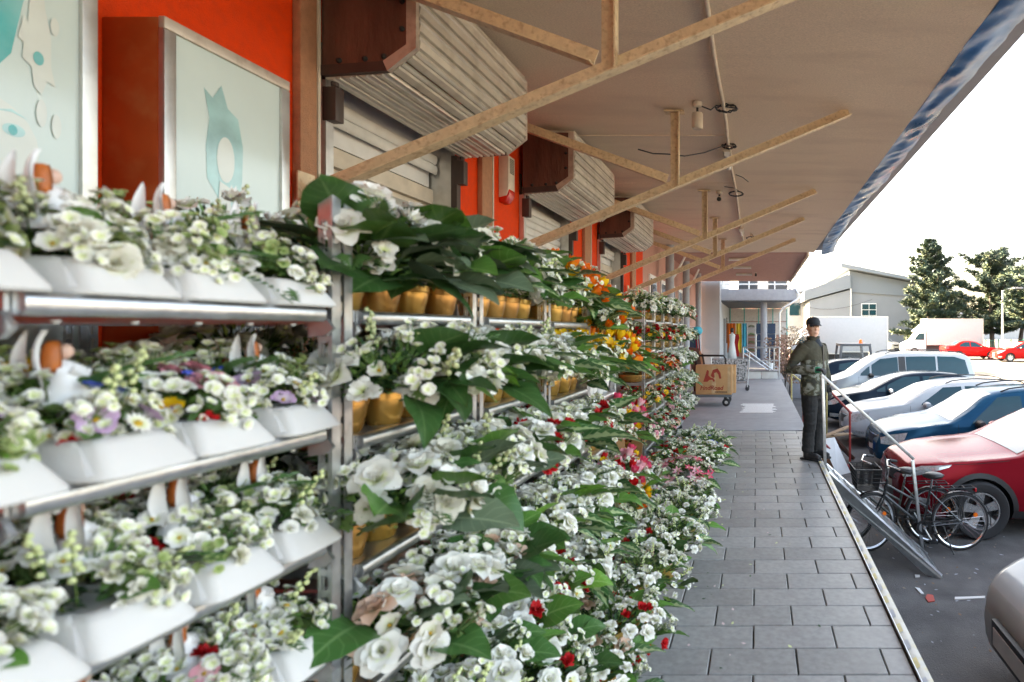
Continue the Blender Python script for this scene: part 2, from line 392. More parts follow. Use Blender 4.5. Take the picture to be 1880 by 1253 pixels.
# roller shutters: housing with ribbed slats, end plates, guide rails
def shutter(i, a, c, closed, label):
    t = thing('roller_shutter', label, 'shutter', (WALLX+.055, (a+c)/2, 0), 0, 'roller shutters along the orange wall')
    h = (c-a)/2+.04; z0, z1, dx = 3.09, 3.74, .55
    tl = .035      # housing tips up slightly towards the street
    prof = [(0,z0-.01),(.38,z0+tl*.7),(.54,z0+.15),(.54,z1)]
    # slats along the folded outline
    segs = [(prof[0],prof[1],4),(prof[1],prof[2],2),(prof[2],prof[3],5)]
    for p, q, n in segs:
        for k in range(n):
            f0, f1 = k/n, (k+1)/n
            A = Vector((p[0]+(q[0]-p[0])*f0, p[1]+(q[1]-p[1])*f0)); Bq = Vector((p[0]+(q[0]-p[0])*f1, p[1]+(q[1]-p[1])*f1))
            d = (Bq-A); nrm = Vector((d.y,-d.x)).normalized()
            o = [A+d*.03, A+d*.12+nrm*.016, A+d*.5+nrm*.021, A+d*.62+nrm*.008, A+d*.74+nrm*.018, A+d*.9+nrm*.016, A+d*.985]
            inn = [Bq-nrm*.008-d*.015, A-nrm*.008+d*.03]
            MB().prism([(v.x,v.y) for v in o+inn], -h+.02, h-.02, 'y').build('slat', M['slat'], t, smooth=30)
    poly = [(0,z0-.012),(.385,z0+tl*.7-.012),(.552,z0+.145),(.552,z1),(0,z1)]
    inner = [(.0,z0+.045),(.36,z0+tl*.7+.045),(.495,z0+.165),(.495,z1-.01),(0,z1-.01)]
    for s in (-1, 1):
        y = s*h
        pl = MB().prism(inner, min(y, y-s*.02), max(y, y-s*.02), 'y').build('end_plate', M['brown'], t)
        for j in range(3):
            p, q = poly[j], poly[j+1]; ip, iq = inner[j], inner[j+1]
            MB().prism([p, q, iq, ip], min(y-s*.025, y+s*.012), max(y-s*.025, y+s*.012), 'y').build('edge_profile', M['frame'] if j else M['darkmetal'], t)
        for (px, pz) in ((.10,z0+.075),(.25,z0+.085),(.36,z0+.1),(.465,z0+.26),(.465,z0+.42),(.465,z0+.56)):
            MB().lathe([(0,-.012),(.012,-.011),(.017,0)], 10, (px, y+s*.002, pz), 'y').build('rivet', M['hole'], pl, smooth=True)
    MB().box((.0,-h+.02,z1-.001),(.545,h-.02,z1+.02)).build('housing_top', M['slat'], t)
    for s in (-1, 1):
        MB().box((-.05,s*(h-.06)-.03,0),(.0,s*(h-.06)+.03,z0-.02)).build('guide_rail', M['alu'] if s < 0 else M['darkmetal'], t)
        br = MB().box((-.02,s*(h-.06)-.035,z0-.26),(.06,s*(h-.06)+.035,z0-.06)).build('bracket', M['darkmetal'], t, bevel=.006)
        MB().tube([(.03,s*(h-.06),z0-.05),(.03,s*(h-.06),z0-.02)], .02, 8).build('pin', M['darkmetal'], br)
    zlo = 0.02 if closed else 2.86
    z = z0-.02; n = 0
    while z - .085 > zlo:
        MB().prism([(-.175,z),(-.161,z-.012),(-.157,z-.04),(-.163,z-.07),(-.175,z-.082)], -h+.1, h-.1, 'y').build('curtain_slat', M['slat2'], t, smooth=35)
        z -= .085; n += 1
    return t
shutter(0, *OPEN[0], False, 'nearest brown and cream roller shutter, rolled up above a grey blind')
shutter(1, *OPEN[1], True, 'middle roller shutter beside the alarm box, its white slats let down')
shutter(2, *OPEN[2], False, 'farthest roller shutter, its housing the smallest of the three')

# alarm box with red lens
al = thing('alarm_box', 'white alarm siren with red lens on the orange wall by the first pilaster', 'alarm', (WALLX, 5.78, 2.93))
MB().prism([(0,0),(.08,.02),(.10,.08),(.10,.42),(0,.44)], -.075, .075, 'y').build('casing', M['cream'], al, bevel=.008)
MB().prism([(.0,-.05),(.06,-.045),(.104,.03),(.104,.085),(.0,.085)], -.066, .066, 'y').build('lens', M['red_plastic'], al, bevel=.01)
for k in range(9): MB().box((.1002,-.045,.25+k*.017),(.103,.05,.258+k*.017)).build('vent_slot', M['hole'], al)

# sign cabinets
M['signprint'] = mat('washed_out_print', (.60,.70,.68), .12, var=.05, scale=2, spec=.5)
M['teal'] = mat('teal_print', (.36,.58,.58), .12, var=.25, scale=6, stain=(.35,.6,.58), stain_scale=9, stain_amt=.8)
M['tealdeep'] = mat('deep_teal_print', (.05,.42,.42), .12, var=.1, stain=(.35,.6,.6), stain_scale=2.5, stain_amt=.9)
M['palep'] = mat('pale_print', (.66,.70,.66), .12, var=.04)
def sign(label, y0, y1, z0, z1, dep=.245):
    t = thing('sign_cabinet', label, 'sign', (WALLX, (y0+y1)/2, z0), 0); h = (y1-y0)/2; H = z1-z0
    MB().box((.001,-h,0),(dep-.02,h,H)).build('cabinet', M['cabinet'], t, bevel=.006)
    f = .045; x0, x1 = dep-.0195, dep+.006
    for a, c in (((-h-.002,-.002),(h+.002,f)), ((-h-.002,H-f),(h+.002,H+.002))):
        MB().box((x0,a[0],a[1]),(x1,c[0],c[1])).build('frame_bar', M['frame'], t, bevel=.004)
    for s in (-1, 1):
        a, c = sorted((s*h+s*.002, s*(h-f)))
        MB().box((x0,a,f+.001),(x1,c,H-f-.001)).build('frame_bar', M['alu'], t, bevel=.004)
    p = MB().box((dep-.0195,-h+f,f),(dep-.008,h-f,H-f)).build('panel', M['signprint'], t)
    return t, p, dep-.0065
def printed(p, x, poly, m, lvl=0):   # flat ink on the panel
    MB().add([(x+lvl*.0012, a, c) for a, c in poly], [tuple(range(len(poly)))]).build('print', m, p)
def blob(cy, cz, ry, rz, n=20, jag=0, ph=0): return [(cy+ry*math.cos(k*math.tau/n)*(1+rnd(-jag,jag)), cz+rz*math.sin(k*math.tau/n)*(1+rnd(-jag,jag))) for k in range(n)]
random.seed(11)
t, p, x = sign('pale sign cabinet with a faded teal figure between the orange wall and pilaster', 2.25, 2.85, 1.25, 2.836)
hair = [(-.06,.92),(-.115,1.0),(-.12,1.14),(-.105,1.26),(-.13,1.38),(-.09,1.35),(-.05,1.42),(-.02,1.33),(.03,1.30),(.055,1.18),(.05,1.02),(.02,.90),(.03,.78),(-.02,.74),(-.04,.80)]
printed(p, x, hair, M['teal'])
printed(p, x, blob(-.03,1.10,.042,.10), M['palep'], 1)
printed(p, x, [(-.08,.72),(-.06,1.0),(-.01,.98),(.0,.70)], M['palep'], 2)
t, p, x = sign('large teal sign cabinet with a faded face and birdhouse at the left edge', 1.05, 2.02, 1.25, 3.55)
printed(p, x, [(-.44,2.2),(.30,2.2),(.36,1.75),(.33,1.5),(.29,1.40),(.26,1.22),(.20,1.12),(.05,1.05),(-.1,1.0),(-.44,1.0)], M['tealdeep'])
hs_ = [(.275,1.28),(.29,1.36),(.30,1.34),(.305,1.44),(.32,1.42),(.335,1.50),(.345,1.40),(.36,1.32),(.36,1.22),(.372,1.16),(.35,1.17),(.335,1.12),(.315,1.14),(.31,1.2),(.285,1.22),(.29,1.27)]
printed(p, x, hs_, M['palep'], 2); printed(p, x, blob(.326,1.235,.014,.022), M['tealdeep'], 3)
for (cy, cz, ry, rz) in ((.335,1.06,.014,.045),(.375,1.03,.013,.04),(.37,1.36,.012,.03)): printed(p, x, blob(cy,cz,ry,rz), M['palep'], 2)
printed(p, x, blob(.18,.92,.15,.16), M['palep'], 1); printed(p, x, blob(.265,.98,.028,.02), M['teal'], 2); printed(p, x, blob(.262,.98,.011,.016), M['tealdeep'], 3)
printed(p, x, [(.22,1.03),(.26,1.045),(.30,1.025),(.26,1.035)], M['teal'], 2)

# ------------------------------------------------------------------ canopy
CZ = 3.82
C = thing('canopy', 'long beige stucco canopy with a crumpled blue foil edge', 'canopy', (WALLX, 0, CZ))
W0 = 1.61-WALLX
def cz(u, v):
    x = .002+u*(W0-.002); y = -6+v*22.2
    sag = .018*noise.noise((x*.5, y*.35, 3.1)) + .01*noise.noise((x*1.3, y*.9, 8))
    return (x, y, min(-.001, sag-.02*math.exp(-((u-1)/.05)**2)))
MB().grid(cz, 24, 90).build('ceiling', M['ceiling'], C, smooth=True)
MB().box((.002,-6,.04),(W0+.42,16.2,.30)).build('roof_slab', M['grey'], C)
M['foil'] = mat('blue_foil', (.006,.12,.32), .3, metal=.1, var=.5, scale=1.3, stain=(.30,.32,.38), stain_scale=.9, stain_amt=.25, stretch=(2.5,.8,1), spec=.3)
def foil(u, v):
    y = -6+u*22.25; s = v
    end = max(0, (y-12.5)/3.75)**2
    x = W0 + s*(.40-.03*math.sin(y*1.3)) + end*.22 + .02*noise.noise((y*1.7,0,4))
    wr = .028*noise.noise((y*3.4+s*1.5, s*2.2, 1.2)) + .012*noise.noise((y*11+s*6, s*3, 5)) + .006*noise.noise((y*26, s*4, 9))
    z = -.02 + s*.10 + wr*math.sin(math.pi*min(1,s*1.0+.08)) - end*.05 + .03*math.sin(s*math.pi)*-1
    return (x, y, z)
MB().grid(foil, 420, 14).build('foil_edge', M['foil'], C, smooth=True)
def fe(u, v):
    p = foil(u, 1); return (p[0]+.002, p[1], p[2]+v*.22)
MB().grid(fe, 420, 2).build('fascia', M['cream'], C, smooth=True)
for y in (2.2, 6.5, 8.6, 12.4, 14.9):
    MB().box((.3,y-.012,-.012),(W0*.54,y+.012,-.0005)).build('seam_strip', M['ceiling'], C)
# conduit following the ceiling
pts = [(-.34-WALLX+.03*noise.noise((y*.6,0,0)), y, -.03) for y in [x*.5 for x in range(-6, 30)]]
MB().tube(pts, .02, 8).build('conduit', M['cream'], C, smooth=True)
# far pink canopy
F = thing('rear_canopy', 'pink corrugated canopy beyond the end of the beige one', 'canopy', (WALLX, 16.25, CZ))
pr = []
n = 34; L = 9.2
for k in range(n):
    y = k*L/n
    pr += [(y,0),(y+L/n*.35,0),(y+L/n*.5,-.035),(y+L/n*.85,-.035)]
pr.append((L,0)); pr = pr + [(L,.04),(0,.04)]
MB().prism(pr, .0, 4.0, 'x').build('corrugated_sheet', M['pinkcan'], F)
MB().box((4.0,0,-.12),(4.06,L,.16)).build('fascia', M['cream'], F)

# trusses
CHORD0, WEB, TIP = Vector((WALLX+.052, 0, 2.36)), Vector((-.82, 0, 3.10)), Vector((.92, 0, 3.80))
TY = [3.2, 5.75, 9.0, 11.2, 13.8]
ordn = ['nearest', 'second', 'third', 'fourth', 'farthest']
proto = None
for i, y in enumerate(TY):
    t = thing('canopy_truss', 'cream painted steel canopy truss, %s from the camera' % ordn[i], 'truss', (0, y, 0), 0, 'trusses carrying the canopy')
    if not proto:
        def angle(a, c, w=.075):
            m = MB(); d = (c-a).normalized(); up = Vector((-d.z,0,d.x))
            if up.z < 0: up = -up
            m.beam(a, c, .010, w, up)
            off = Vector((0,-.035,0)) - up*(w/2+.0055)
            m.beam(a+off, c+off, .075, .010, up); return m
        p1 = angle(CHORD0, TIP, .085).mesh('chord', M['steel_paint'])
        p2 = angle(Vector((-.90,0,3.125)), Vector((WALLX+.003,0,3.74)), .085).mesh('diagonal', M['steel_paint'])
        wv = MB(); wv.box((-.87,-.005,3.09),(-.79,.005,3.79)); wv.box((-.7895,-.06,3.05),(-.779,.012,3.79)); p3 = wv.mesh('strut', M['steel_paint'])
        pm = MB().box((-.93,-.05,3.785),(-.73,.05,3.80)).mesh('plate', M['steel_paint'])
        pt = MB().box((WALLX+.051,-.06,2.28),(WALLX+.06,.06,2.48)).mesh('wall_plate', M['steel_paint'])
        proto = [('chord',p1),('diagonal',p2),('strut',p3),('top_plate',pm),('wall_plate',pt)]
    for nme, me in proto: put(nme, me, t)

# fittings under the canopy
def fluor(x, y, z, label, rot=0):
    t = thing('tube_light', label, 'light fitting', (x, y, z), rot, 'tube lights under the canopies')
    MB().box((-.05,-.3,-.04),(.05,.3,0)).build('base', M['cream'], t, bevel=.006)
    MB().tube([(0,-.28,-.065),(0,.28,-.065)], .022, 10).build('tube', M['white'], t, smooth=50)
    for s in (-1,1): MB().box((-.03,s*.29-.012,-.09),(.03,s*.29+.012,-.04)).build('end_cap', M['white'], t)
fluor(-.36, 7.1, 3.765, 'tube light on the conduit between the second and third truss')
fluor(-.34, 12.3, 3.765, 'tube light on the conduit between the fourth and fifth truss')
for k, (x, y) in enumerate(((-.55,17.2),(-.5,19.4),(-.5,21.8))):
    fluor(x, y, 3.775, '%s tube light under the pink canopy' % ['nearest','middle','farthest'][k], R(90))
def hang(name, x, y, label, kind):
    t = thing(name, label, 'lamp' if kind == 0 else 'camera', (x, y, CZ-.03))
    MB().lathe([(0,.02),(.05,.02),(.045,-.02),(.015,-.03),(0,-.03)], 14).build('mount', M['cream'], t, smooth=40)
    if kind == 0:
        MB().tube([(0,0,-.02),(0,0,-.09)], .012, 8).build('neck', M['black'], t)
        MB().lathe([(0,-.08),(.052,-.085),(.055,-.1),(.055,-.22),(.045,-.235),(0,-.235)], 18).build('shade', M['cream'], t, smooth=40)
    else:
        MB().tube([(0,0,-.02),(0,-.02,-.08)], .014, 8).build('arm', M['black'], t)
        MB().tube([(0,.06,-.07),(0,-.07,-.115)], .04, 12).build('body', M['cream'] if kind == 1 else M['black'], t, smooth=50)
        MB().tube([(0,-.068,-.115),(0,-.10,-.125)], .034, 12).build('lens', M['black'], t, smooth=50)
hang('hanging_lamp', -.58, 5.55, 'small cylindrical cream lamp under the canopy by the second truss', 0)
hang('security_camera', -.60, 9.1, 'cream security camera under the canopy beside the third truss strut', 1)
hang('security_camera', -.12, 13.2, 'black security camera under the canopy near the farthest truss tip', 2)
hang('security_camera', -.05, 21.6, 'tiny dark security camera under the pink canopy', 2)
def cable(pts, label, r=.007):
    tag(MB().tube(pts, r, 6).build('cable', M['black'], None, smooth=True), label, 'cable')
def loop(c, r, n=16, turns=2): return [(c[0]+r*math.cos(k*math.tau/n)*(1+.1*math.sin(k*1.7)), c[1]+.03*math.sin(k*2.1), c[2]+r*.35*math.sin(k*math.tau/n)) for k in range(n*turns+1)]
cable([(-.55,5.55,3.78),(-.45,5.55,3.74),(-.40,5.57,3.79)]+loop((-.30,5.6,3.775),.1), 'coiled black cable by the small hanging lamp')
cable([(-1.25,6.0,3.50),(-1.1,6.05,3.47),(-.95,6.1,3.48),(-.8,6.3,3.52),(-.6,6.5,3.62),(-.40,6.7,3.76)]+loop((-.33,6.75,3.775),.08), 'black cable sagging from the conduit over the second truss')
cable(loop((-.33,9.0,3.75),.11,16,3)+[(-.35,8.8,3.79),(-.5,8.75,3.8)], 'loose cable coil on the conduit near the third truss', .006)
cable([(-.15,12.9,3.80)]+loop((-.14,12.9,3.68),.10,16,2), 'cable coil above the black camera by the last truss', .006)
cable([(-.30,8.0,3.78),(-.2,8.0,3.74),(-.12,8.02,3.68)], 'short loose wire end under the canopy', .005)
# ------------------------------------------------------------------ vehicles
def paint(name, c, rough=.145, metal=0, coat=0): return mat(name, c, rough, metal, var=.04, scale=3, coat=coat, spec=.06)
M['carglass'] = mat('tinted_car_glass', (.006,.045,.06), .03, var=.05, spec=.35)
M['screen'] = mat('windscreen_glass', (.10,.13,.14), .03, var=.05, spec=.7)
M['chrome'] = mat('chrome', (.75,.76,.78), .12, metal=1)
M['lamp'] = mat('headlamp_lens', (.50,.53,.55), .08, var=.3, scale=25, spec=.9, metal=.4)
M['tail'] = mat('tail_lamp', (.45,.015,.02), .12, spec=.8)
M['rim'] = mat('alloy_rim', (.55,.56,.58), .28, metal=.85)
M['tyre'] = mat('tyre_rubber', (.022,.022,.024), .8, bump=.2, bscale=150)
M['trim'] = mat('black_trim', (.02,.02,.022), .5)
M['plate'] = mat('number_plate', (.62,.63,.62), .4)
M['amber'] = mat('amber_lens', (.85,.16,.01), .25, spec=.7)
def lerp_tab(tab, x):
    if x <= tab[0][0]: return tab[0][1]
    for (x0, v0), (x1, v1) in zip(tab, tab[1:]):
        if x <= x1:
            t = (x-x0)/(x1-x0); return v0+(v1-v0)*t
    return tab[-1][1]
def smooth_tab(tab, x):
    if x <= tab[0][0]: return tab[0][1]
    if x >= tab[-1][0]: return tab[-1][1]
    for i in range(len(tab)-1):
        x0, v0 = tab[i]; x1, v1 = tab[i+1]
        if x <= x1:
            def sl(k):
                if k <= 0: return (tab[1][1]-tab[0][1])/(tab[1][0]-tab[0][0])
                if k >= len(tab)-1: return (tab[-1][1]-tab[-2][1])/(tab[-1][0]-tab[-2][0])
                a = (tab[k][1]-tab[k-1][1])/(tab[k][0]-tab[k-1][0]); c = (tab[k+1][1]-tab[k][1])/(tab[k+1][0]-tab[k][0])
                return 0 if a*c < 0 else 2*a*c/(a+c+1e-9)
            h = x1-x0; t = (x-x0)/h; m0, m1 = sl(i)*h, sl(i+1)*h
            return (2*t**3-3*t*t+1)*v0+(t**3-2*t*t+t)*m0+(-2*t**3+3*t*t)*v1+(t**3-t*t)*m1
def wheel_meshes(r, rimr, spokes, w=.2):
    ty = MB().lathe([(rimr*.98,-w*.42),(rimr*1.05,-w*.48),(r*.94,-w*.5),(r*.99,-w*.40),(r,-w*.2),(r,w*.2),(r*.99,w*.4),(r*.94,w*.5),(rimr*1.05,w*.48),(rimr*.98,w*.42)], 36, axis='y').mesh('tyre', M['tyre'], smooth=40)
    m = MB().lathe([(rimr*.99,-w*.40),(rimr*.99,-w*.46),(rimr*.92,-w*.46),(rimr*.88,-w*.30),(rimr*.86,w*.3)], 32, axis='y')
    m.lathe([(0,-w*.30),(rimr*.17,-w*.32),(rimr*.2,-w*.2)], 16, axis='y')
    for k in range(spokes):
        a = k*math.tau/spokes; ca, sa = math.cos(a), math.sin(a)
        def P(rr, t, y): return (rr*ca-t*sa, y, rr*sa+t*ca)
        w0, w1 = rimr*.13*5/spokes**.9, rimr*.22*5/spokes**.9
        m.add([P(rimr*.12,-w0,-w*.30),P(rimr*.12,w0,-w*.30),P(rimr*.9,w1,-w*.40),P(rimr*.9,-w1,-w*.40),P(rimr*.12,-w0,-w*.12),P(rimr*.12,w0,-w*.12),P(rimr*.9,w1,-w*.25),P(rimr*.9,-w1,-w*.25)],
              [(0,1,2,3),(7,6,5,4),(0,4,5,1),(1,5,6,2),(2,6,7,3),(3,7,4,0)])
    rim = m.mesh('rim', M['rim'], smooth=35)
    disc = MB().lathe([(0,.0),(rimr*.86,.0),(rimr*.86,.02),(0,.02)], 24, axis='y').mesh('brake_disc', M['black'], smooth=30)
    return ty, rim, disc
def car(label, loc, spec, paint_m, flip=False, rotz=0, name='parked_car', group='cars parked along the walkway', cat='car'):
    """local x runs from the nose (0) to the tail (L); both flanks are built"""
    t = thing(name, label, cat, loc, rotz, group)
    Ln, Wd, top, belt = spec['L'], spec['W']/2, spec['top'], spec['belt']
    zb = spec.get('zb', [(0,.30),(.25,.22),(.7,.2),(Ln-.7,.22),(Ln-.2,.30),(Ln,.36)])
    wt = spec.get('wt', [(0,.62),(.06,.74),(.18,.84),(.45,.93),(1.0,.985),(1.8,1.0),(Ln-1.2,1.0),(Ln-.5,.965),(Ln-.15,.90),(Ln,.80)])
    tum = spec.get('tum', .42)
    def ztop(x): return smooth_tab(top, x)
    def bl(x): return smooth_tab(belt, x)
    def hw(x): return Wd*smooth_tab(wt, x)
    def section(x):
        z1, z0, w = ztop(x), lerp_tab(zb, x), hw(x)
        be = min(bl(x), z1-.07); mid = z0+(be-z0)*.52
        pts = [(0,z0),(w*.80,z0),(w*.94,z0+.05),(w*.985,z0+.16),(w,mid),(w*.995,mid+.05),(w*.985,(mid+be)/2+.03),(w*.955,be)]
        h = z1-be; wr = w*.955 - max(0, h-.05)*tum
        cab = h > .10
        s = [(.03,.06),(.25,.28),(.5,.52),(.78,.80)]
        for a, c in s: pts.append((w*.955+(wr-w*.955)*a, be+h*a*.9))
        pts += [(wr-.03 if cab else wr*.965, z1-h*.10), (wr*.90-.02, z1-h*.035 if cab else z1-.018), (wr*.6, z1-.004), (0, z1+.004)]
        return pts
    def yz(x, z):
        ps = section(x)
        for (y0, a), (y1, c) in zip(ps[1:], ps[2:]):
            if a <= z <= c and c > a: return y0+(y1-y0)*(z-a)/(c-a)
        return ps[-4][0]
    xs = sorted(set([0,.02,.06,.12,.2,.3] + [Ln*k/46 for k in range(1,46)] + [Ln-.25,Ln-.12,Ln-.05,Ln-.02,Ln] + [p[0] for p in top]))
    m = MB(); rings = []
    for x in xs:
        s = section(x); ring = [(x,y,z) for y, z in s] + [(x,-y,z) for y, z in s[-2:0:-1]]; rings.append(ring)
    n = len(rings[0]); vs = [p for r in rings for p in r]
    fs = [(i*n+k, i*n+(k+1) % n, (i+1)*n+(k+1) % n, (i+1)*n+k) for i in range(len(rings)-1) for k in range(n)]
    fs += [tuple(range(n))[::-1], tuple(range((len(rings)-1)*n, len(rings)*n))]
    m.add(vs, fs); body = m.build('body', [paint_m, M['trim']], t, smooth=32)
    r, rim_r = spec['wheel']; axles = spec['axles']
    # wheel arches cut out of the body
    cut = MB()
    for ax in axles:
        for s in (-1, 1): cut.lathe([(0,s*(Wd-.34)),(r*1.13,s*(Wd-.34)),(r*1.13,s*(Wd+.2)),(0,s*(Wd+.2))], 30, (ax,0,r), 'y')
    co = cut.build('cutter', M['trim']); bpy.context.view_layer.update()
    md = body.modifiers.new('arch', 'BOOLEAN'); md.operation = 'DIFFERENCE'; md.object = co; md.solver = 'EXACT'; md.use_self = True
    co.location = loc; co.rotation_euler = (0,0,rotz)
    bpy.context.view_layer.update()
    dg = bpy.context.evaluated_depsgraph_get(); me = bpy.data.meshes.new_from_object(body.evaluated_get(dg))
    body.modifiers.clear(); old = body.data; body.data = me; me.name = 'body'; bpy.data.objects.remove(co); bpy.data.meshes.remove(old)
    # dark lower cladding / arches
    ty, rim, disc = spec['wm']
    for ax in axles:
        for s in (-1, 1):
            w = put('wheel', ty, t, loc=(ax, s*(Wd-.11), r), rot=(0, rnd(0,1.2), 0 if s < 0 else math.pi))
            put('rim', rim, w); put('brake_disc', disc, w)
            a = MB(); n2 = 18
            for k in range(n2+1):
                an = math.pi*(-.08+1.16*k/n2)
                for rr in (1.125, 1.0+(.30 if spec.get('clad') else .165)):
                    x, z = ax+r*rr*math.cos(an), r+r*rr*math.sin(an); a.v.append((x, s*(yz(x, max(z, lerp_tab(zb,x)+.03))+.006), z)); a.uv.append((0,0))
            a.f = [(2*k,2*k+1,2*k+3,2*k+2) for k in range(n2)]; a.mi = [0]*n2
            a.build('wheel_arch', M['trim'] if spec.get('clad') else paint_m, t, smooth=True)
    def side_patch(name, poly, m_, off=.006, sub=6, par=t, both=True):
        """polygon given in side view (top edge then bottom edge, left to right) laid on the flank"""
        up, lo = poly
        for s in ((-1, 1) if both else (-1,)):
            g = MB()
            def fn(u, v):
                k = u*(len(up)-1); i = min(len(up)-2, int(k)); f = k-i
                xa, za = up[i][0]+(up[i+1][0]-up[i][0])*f, up[i][1]+(up[i+1][1]-up[i][1])*f
                xb, zb_ = lo[i][0]+(lo[i+1][0]-lo[i][0])*f, lo[i][1]+(lo[i+1][1]-lo[i][1])*f
                x, z = xb+(xa-xb)*v, zb_+(za-zb_)*v
                return (x, s*(yz(x, z)+off), z)
            g.grid(fn, sub*(len(up)-1), 6); g.build(name, m_, par, smooth=True)
    for up, lo, mm in spec['windows']: side_patch('side_window', (up, lo), M[mm])
    for up, lo in spec.get('chrome', []): side_patch('window_trim', (up, lo), M['chrome'], .009)
    def top_patch(name, x0, x1, f, m_, nx=10, off=.006):
        g = MB()
        def fn(u, v):
            x = x0+(x1-x0)*u; s = section(x); y = (v-.5)*2*f*s[-3][0]; ay = abs(y)
            (ya, za), (yb, zb_), (yc, zc_) = s[-3], s[-2], s[-1]
            z = zb_+(za-zb_)*(ay-yb)/(ya-yb) if ay > yb else zc_+(zb_-zc_)*ay/max(yb,1e-6)
            return (x, y, z+off)
        g.grid(fn, nx, 12); g.build(name, m_, t, smooth=True)
    top_patch('windscreen', *spec['screen'], M['screen'])
    if 'rear' in spec: top_patch('rear_window', *spec['rear'], M['carglass'])
    for up, lo in spec.get('head', []): side_patch('headlight', (up, lo), M['lamp'], .008)
    for up, lo in spec.get('tailp', []): side_patch('tail_light', (up, lo), M['tail'], .008)
    for up, lo in spec.get('fog', []): side_patch('fog_light', (up, lo), M['lamp'], .006)
    for up, lo in spec.get('dark', []): side_patch('lower_trim', (up, lo), M['trim'], .007)
    for ln in spec.get('seams', []):
        for s in (-1, 1):
            q = []
            for k in range(len(ln)-1):
                for j in range(9):
                    f = j/8; x = ln[k][0]+(ln[k+1][0]-ln[k][0])*f; z = ln[k][1]+(ln[k+1][1]-ln[k][1])*f; q.append((x, s*(yz(x,z)+.001), z))
            MB().tube(q, .0035, 4).build('door_gap', M['hole'], t)
    for x, z in spec.get('handles', []):
        for s in (-1, 1): MB().box((x-.09,s*(yz(x,z)+.012)-.012,z-.015),(x+.09,s*(yz(x,z)+.012)+.012,z+.015)).build('door_handle', paint_m, t, bevel=.008)
    # front: grille, lower intake, plate
    for nm, x, z0, z1, wf, mm in spec.get('front', []):
        g = MB()
        def fn(u, v):
            y = (u-.5)*2*wf*Wd; xx = x + .22*abs(u-.5)**2*4*.35; return (xx, y, z0+(z1-z0)*v)
        g.grid(fn, 12, 2); g.grid(lambda u, v: (fn(u, v)[0]+.06, fn(u,v)[1], fn(u,v)[2]), 12, 2); g.build(nm, M[mm], t, smooth=True)
    if spec.get('rails'):
        x0, x1 = spec['rails']
        for s in (-1, 1):
            q = [(x, s*(section(x)[-3][0]+.02), ztop(x)+.035*min(1, min(x-x0, x1-x)*6)+.005) for x in [x0+(x1-x0)*k/12 for k in range(13)]]
            MB().tube(q, .014, 8).build('roof_rail', M['trim'], t, smooth=True)
    mx, mz = spec['mirror']
    for s in (-1, 1):
        y = yz(mx, mz); sh = MB().lathe([(0,-.11),(.055,-.10),(.075,-.05),(.078,.05),(.055,.10),(0,.11)], 14, axis='y')
        sh.v = [((x*.85 if x > 0 else x*1.25)+mx-.02, s*(y+.13)+yy, z*.95+mz+.05) for x, yy, z in sh.v]
        mo = sh.build('wing_mirror', M[spec.get('mirmat','trim')] if isinstance(spec.get('mirmat','trim'), str) else spec['mirmat'], t, smooth=50)
        MB().beam((mx, s*(y-.01), mz+.01), (mx-.0, s*(y+.07), mz+.03), .05, .03).build('mirror_foot', M['trim'], mo)
    if False:
        x0 = spec['wiper']
        for y0 in (-.45, .1):
            MB().tube([(x0, y0, ztop(x0)+.012), (x0+.14, y0+.5, ztop(x0+.14)+.014)], .008, 5).build('wiper', M['trim'], t)
    return t, yz, section
WM = {'o': wheel_meshes(.315,.205,10), 'k': wheel_meshes(.36,.235,5,.22), 'v': wheel_meshes(.335,.21,5), 'f': wheel_meshes(.31,.2,7)}
# shared outlines -------------------------------------------------------------
def wagon(L=4.57, W=1.80, H=1.48):
    k = H/1.48
    return dict(L=L, W=W, top=[(0,.60),(.05,.70),(.16,.78),(.45,.865),(.9,.935),(1.22,.985),(1.55,1.17),(1.95,1.36*k),(2.35,1.44*k),(2.9,H),(3.6,1.455*k),(4.1,1.37*k),(4.32,1.2*k),(4.48,.98),(4.57,.80)],
      belt=[(0,.55),(.5,.76),(1.2,.90),(2.2,.935),(3.3,.965),(4.57,.95)], wheel=(.315,.205), axles=(.90,3.50), wm=WM['o'], screen=(1.27,2.05,.93), rear=(4.08,4.40,.85), rails=(2.2,4.0), mirror=(1.72,.93), wiper=1.24,
      windows=[([(1.62,1.005),(2.12,1.335*k),(2.52,1.36*k)],[(1.60,.965),(2.1,.965),(2.52,.975)],'carglass'), ([(2.60,1.365*k),(3.05,1.37*k),(3.38,1.36*k)],[(2.60,.978),(3.05,.985),(3.45,.995)],'carglass'), ([(3.50,1.35*k),(3.8,1.32*k),(4.12,1.2*k)],[(3.55,1.0),(3.8,1.0),(4.12,1.02)],'carglass')],
      head=[([(.05,.685),(.2,.755),(.48,.805)],[(.05,.585),(.2,.585),(.42,.68)])], fog=[([(.08,.395),(.2,.40),(.36,.385)],[(.08,.31),(.2,.31),(.36,.325)])],
      tailp=[([(4.30,1.0),(4.42,.98),(4.5,.92)],[(4.30,.82),(4.42,.82),(4.5,.82)])],
      seams=[[(1.36,.95),(1.34,.6),(1.42,.32)],[(2.56,.96),(2.56,.35)],[(3.42,.96),(3.3,.55)],[(1.36,.30),(3.0,.30)]], handles=[(2.38,.85),(3.28,.87)],
      front=[('grille',-.015,.52,.675,.52,'trim'),('grille_frame',-.008,.67,.70,.54,'chrome'),('lower_grille',-.012,.27,.37,.5,'trim'),('number_plate',-.03,.40,.50,.28,'plate')])
SPO = wagon()
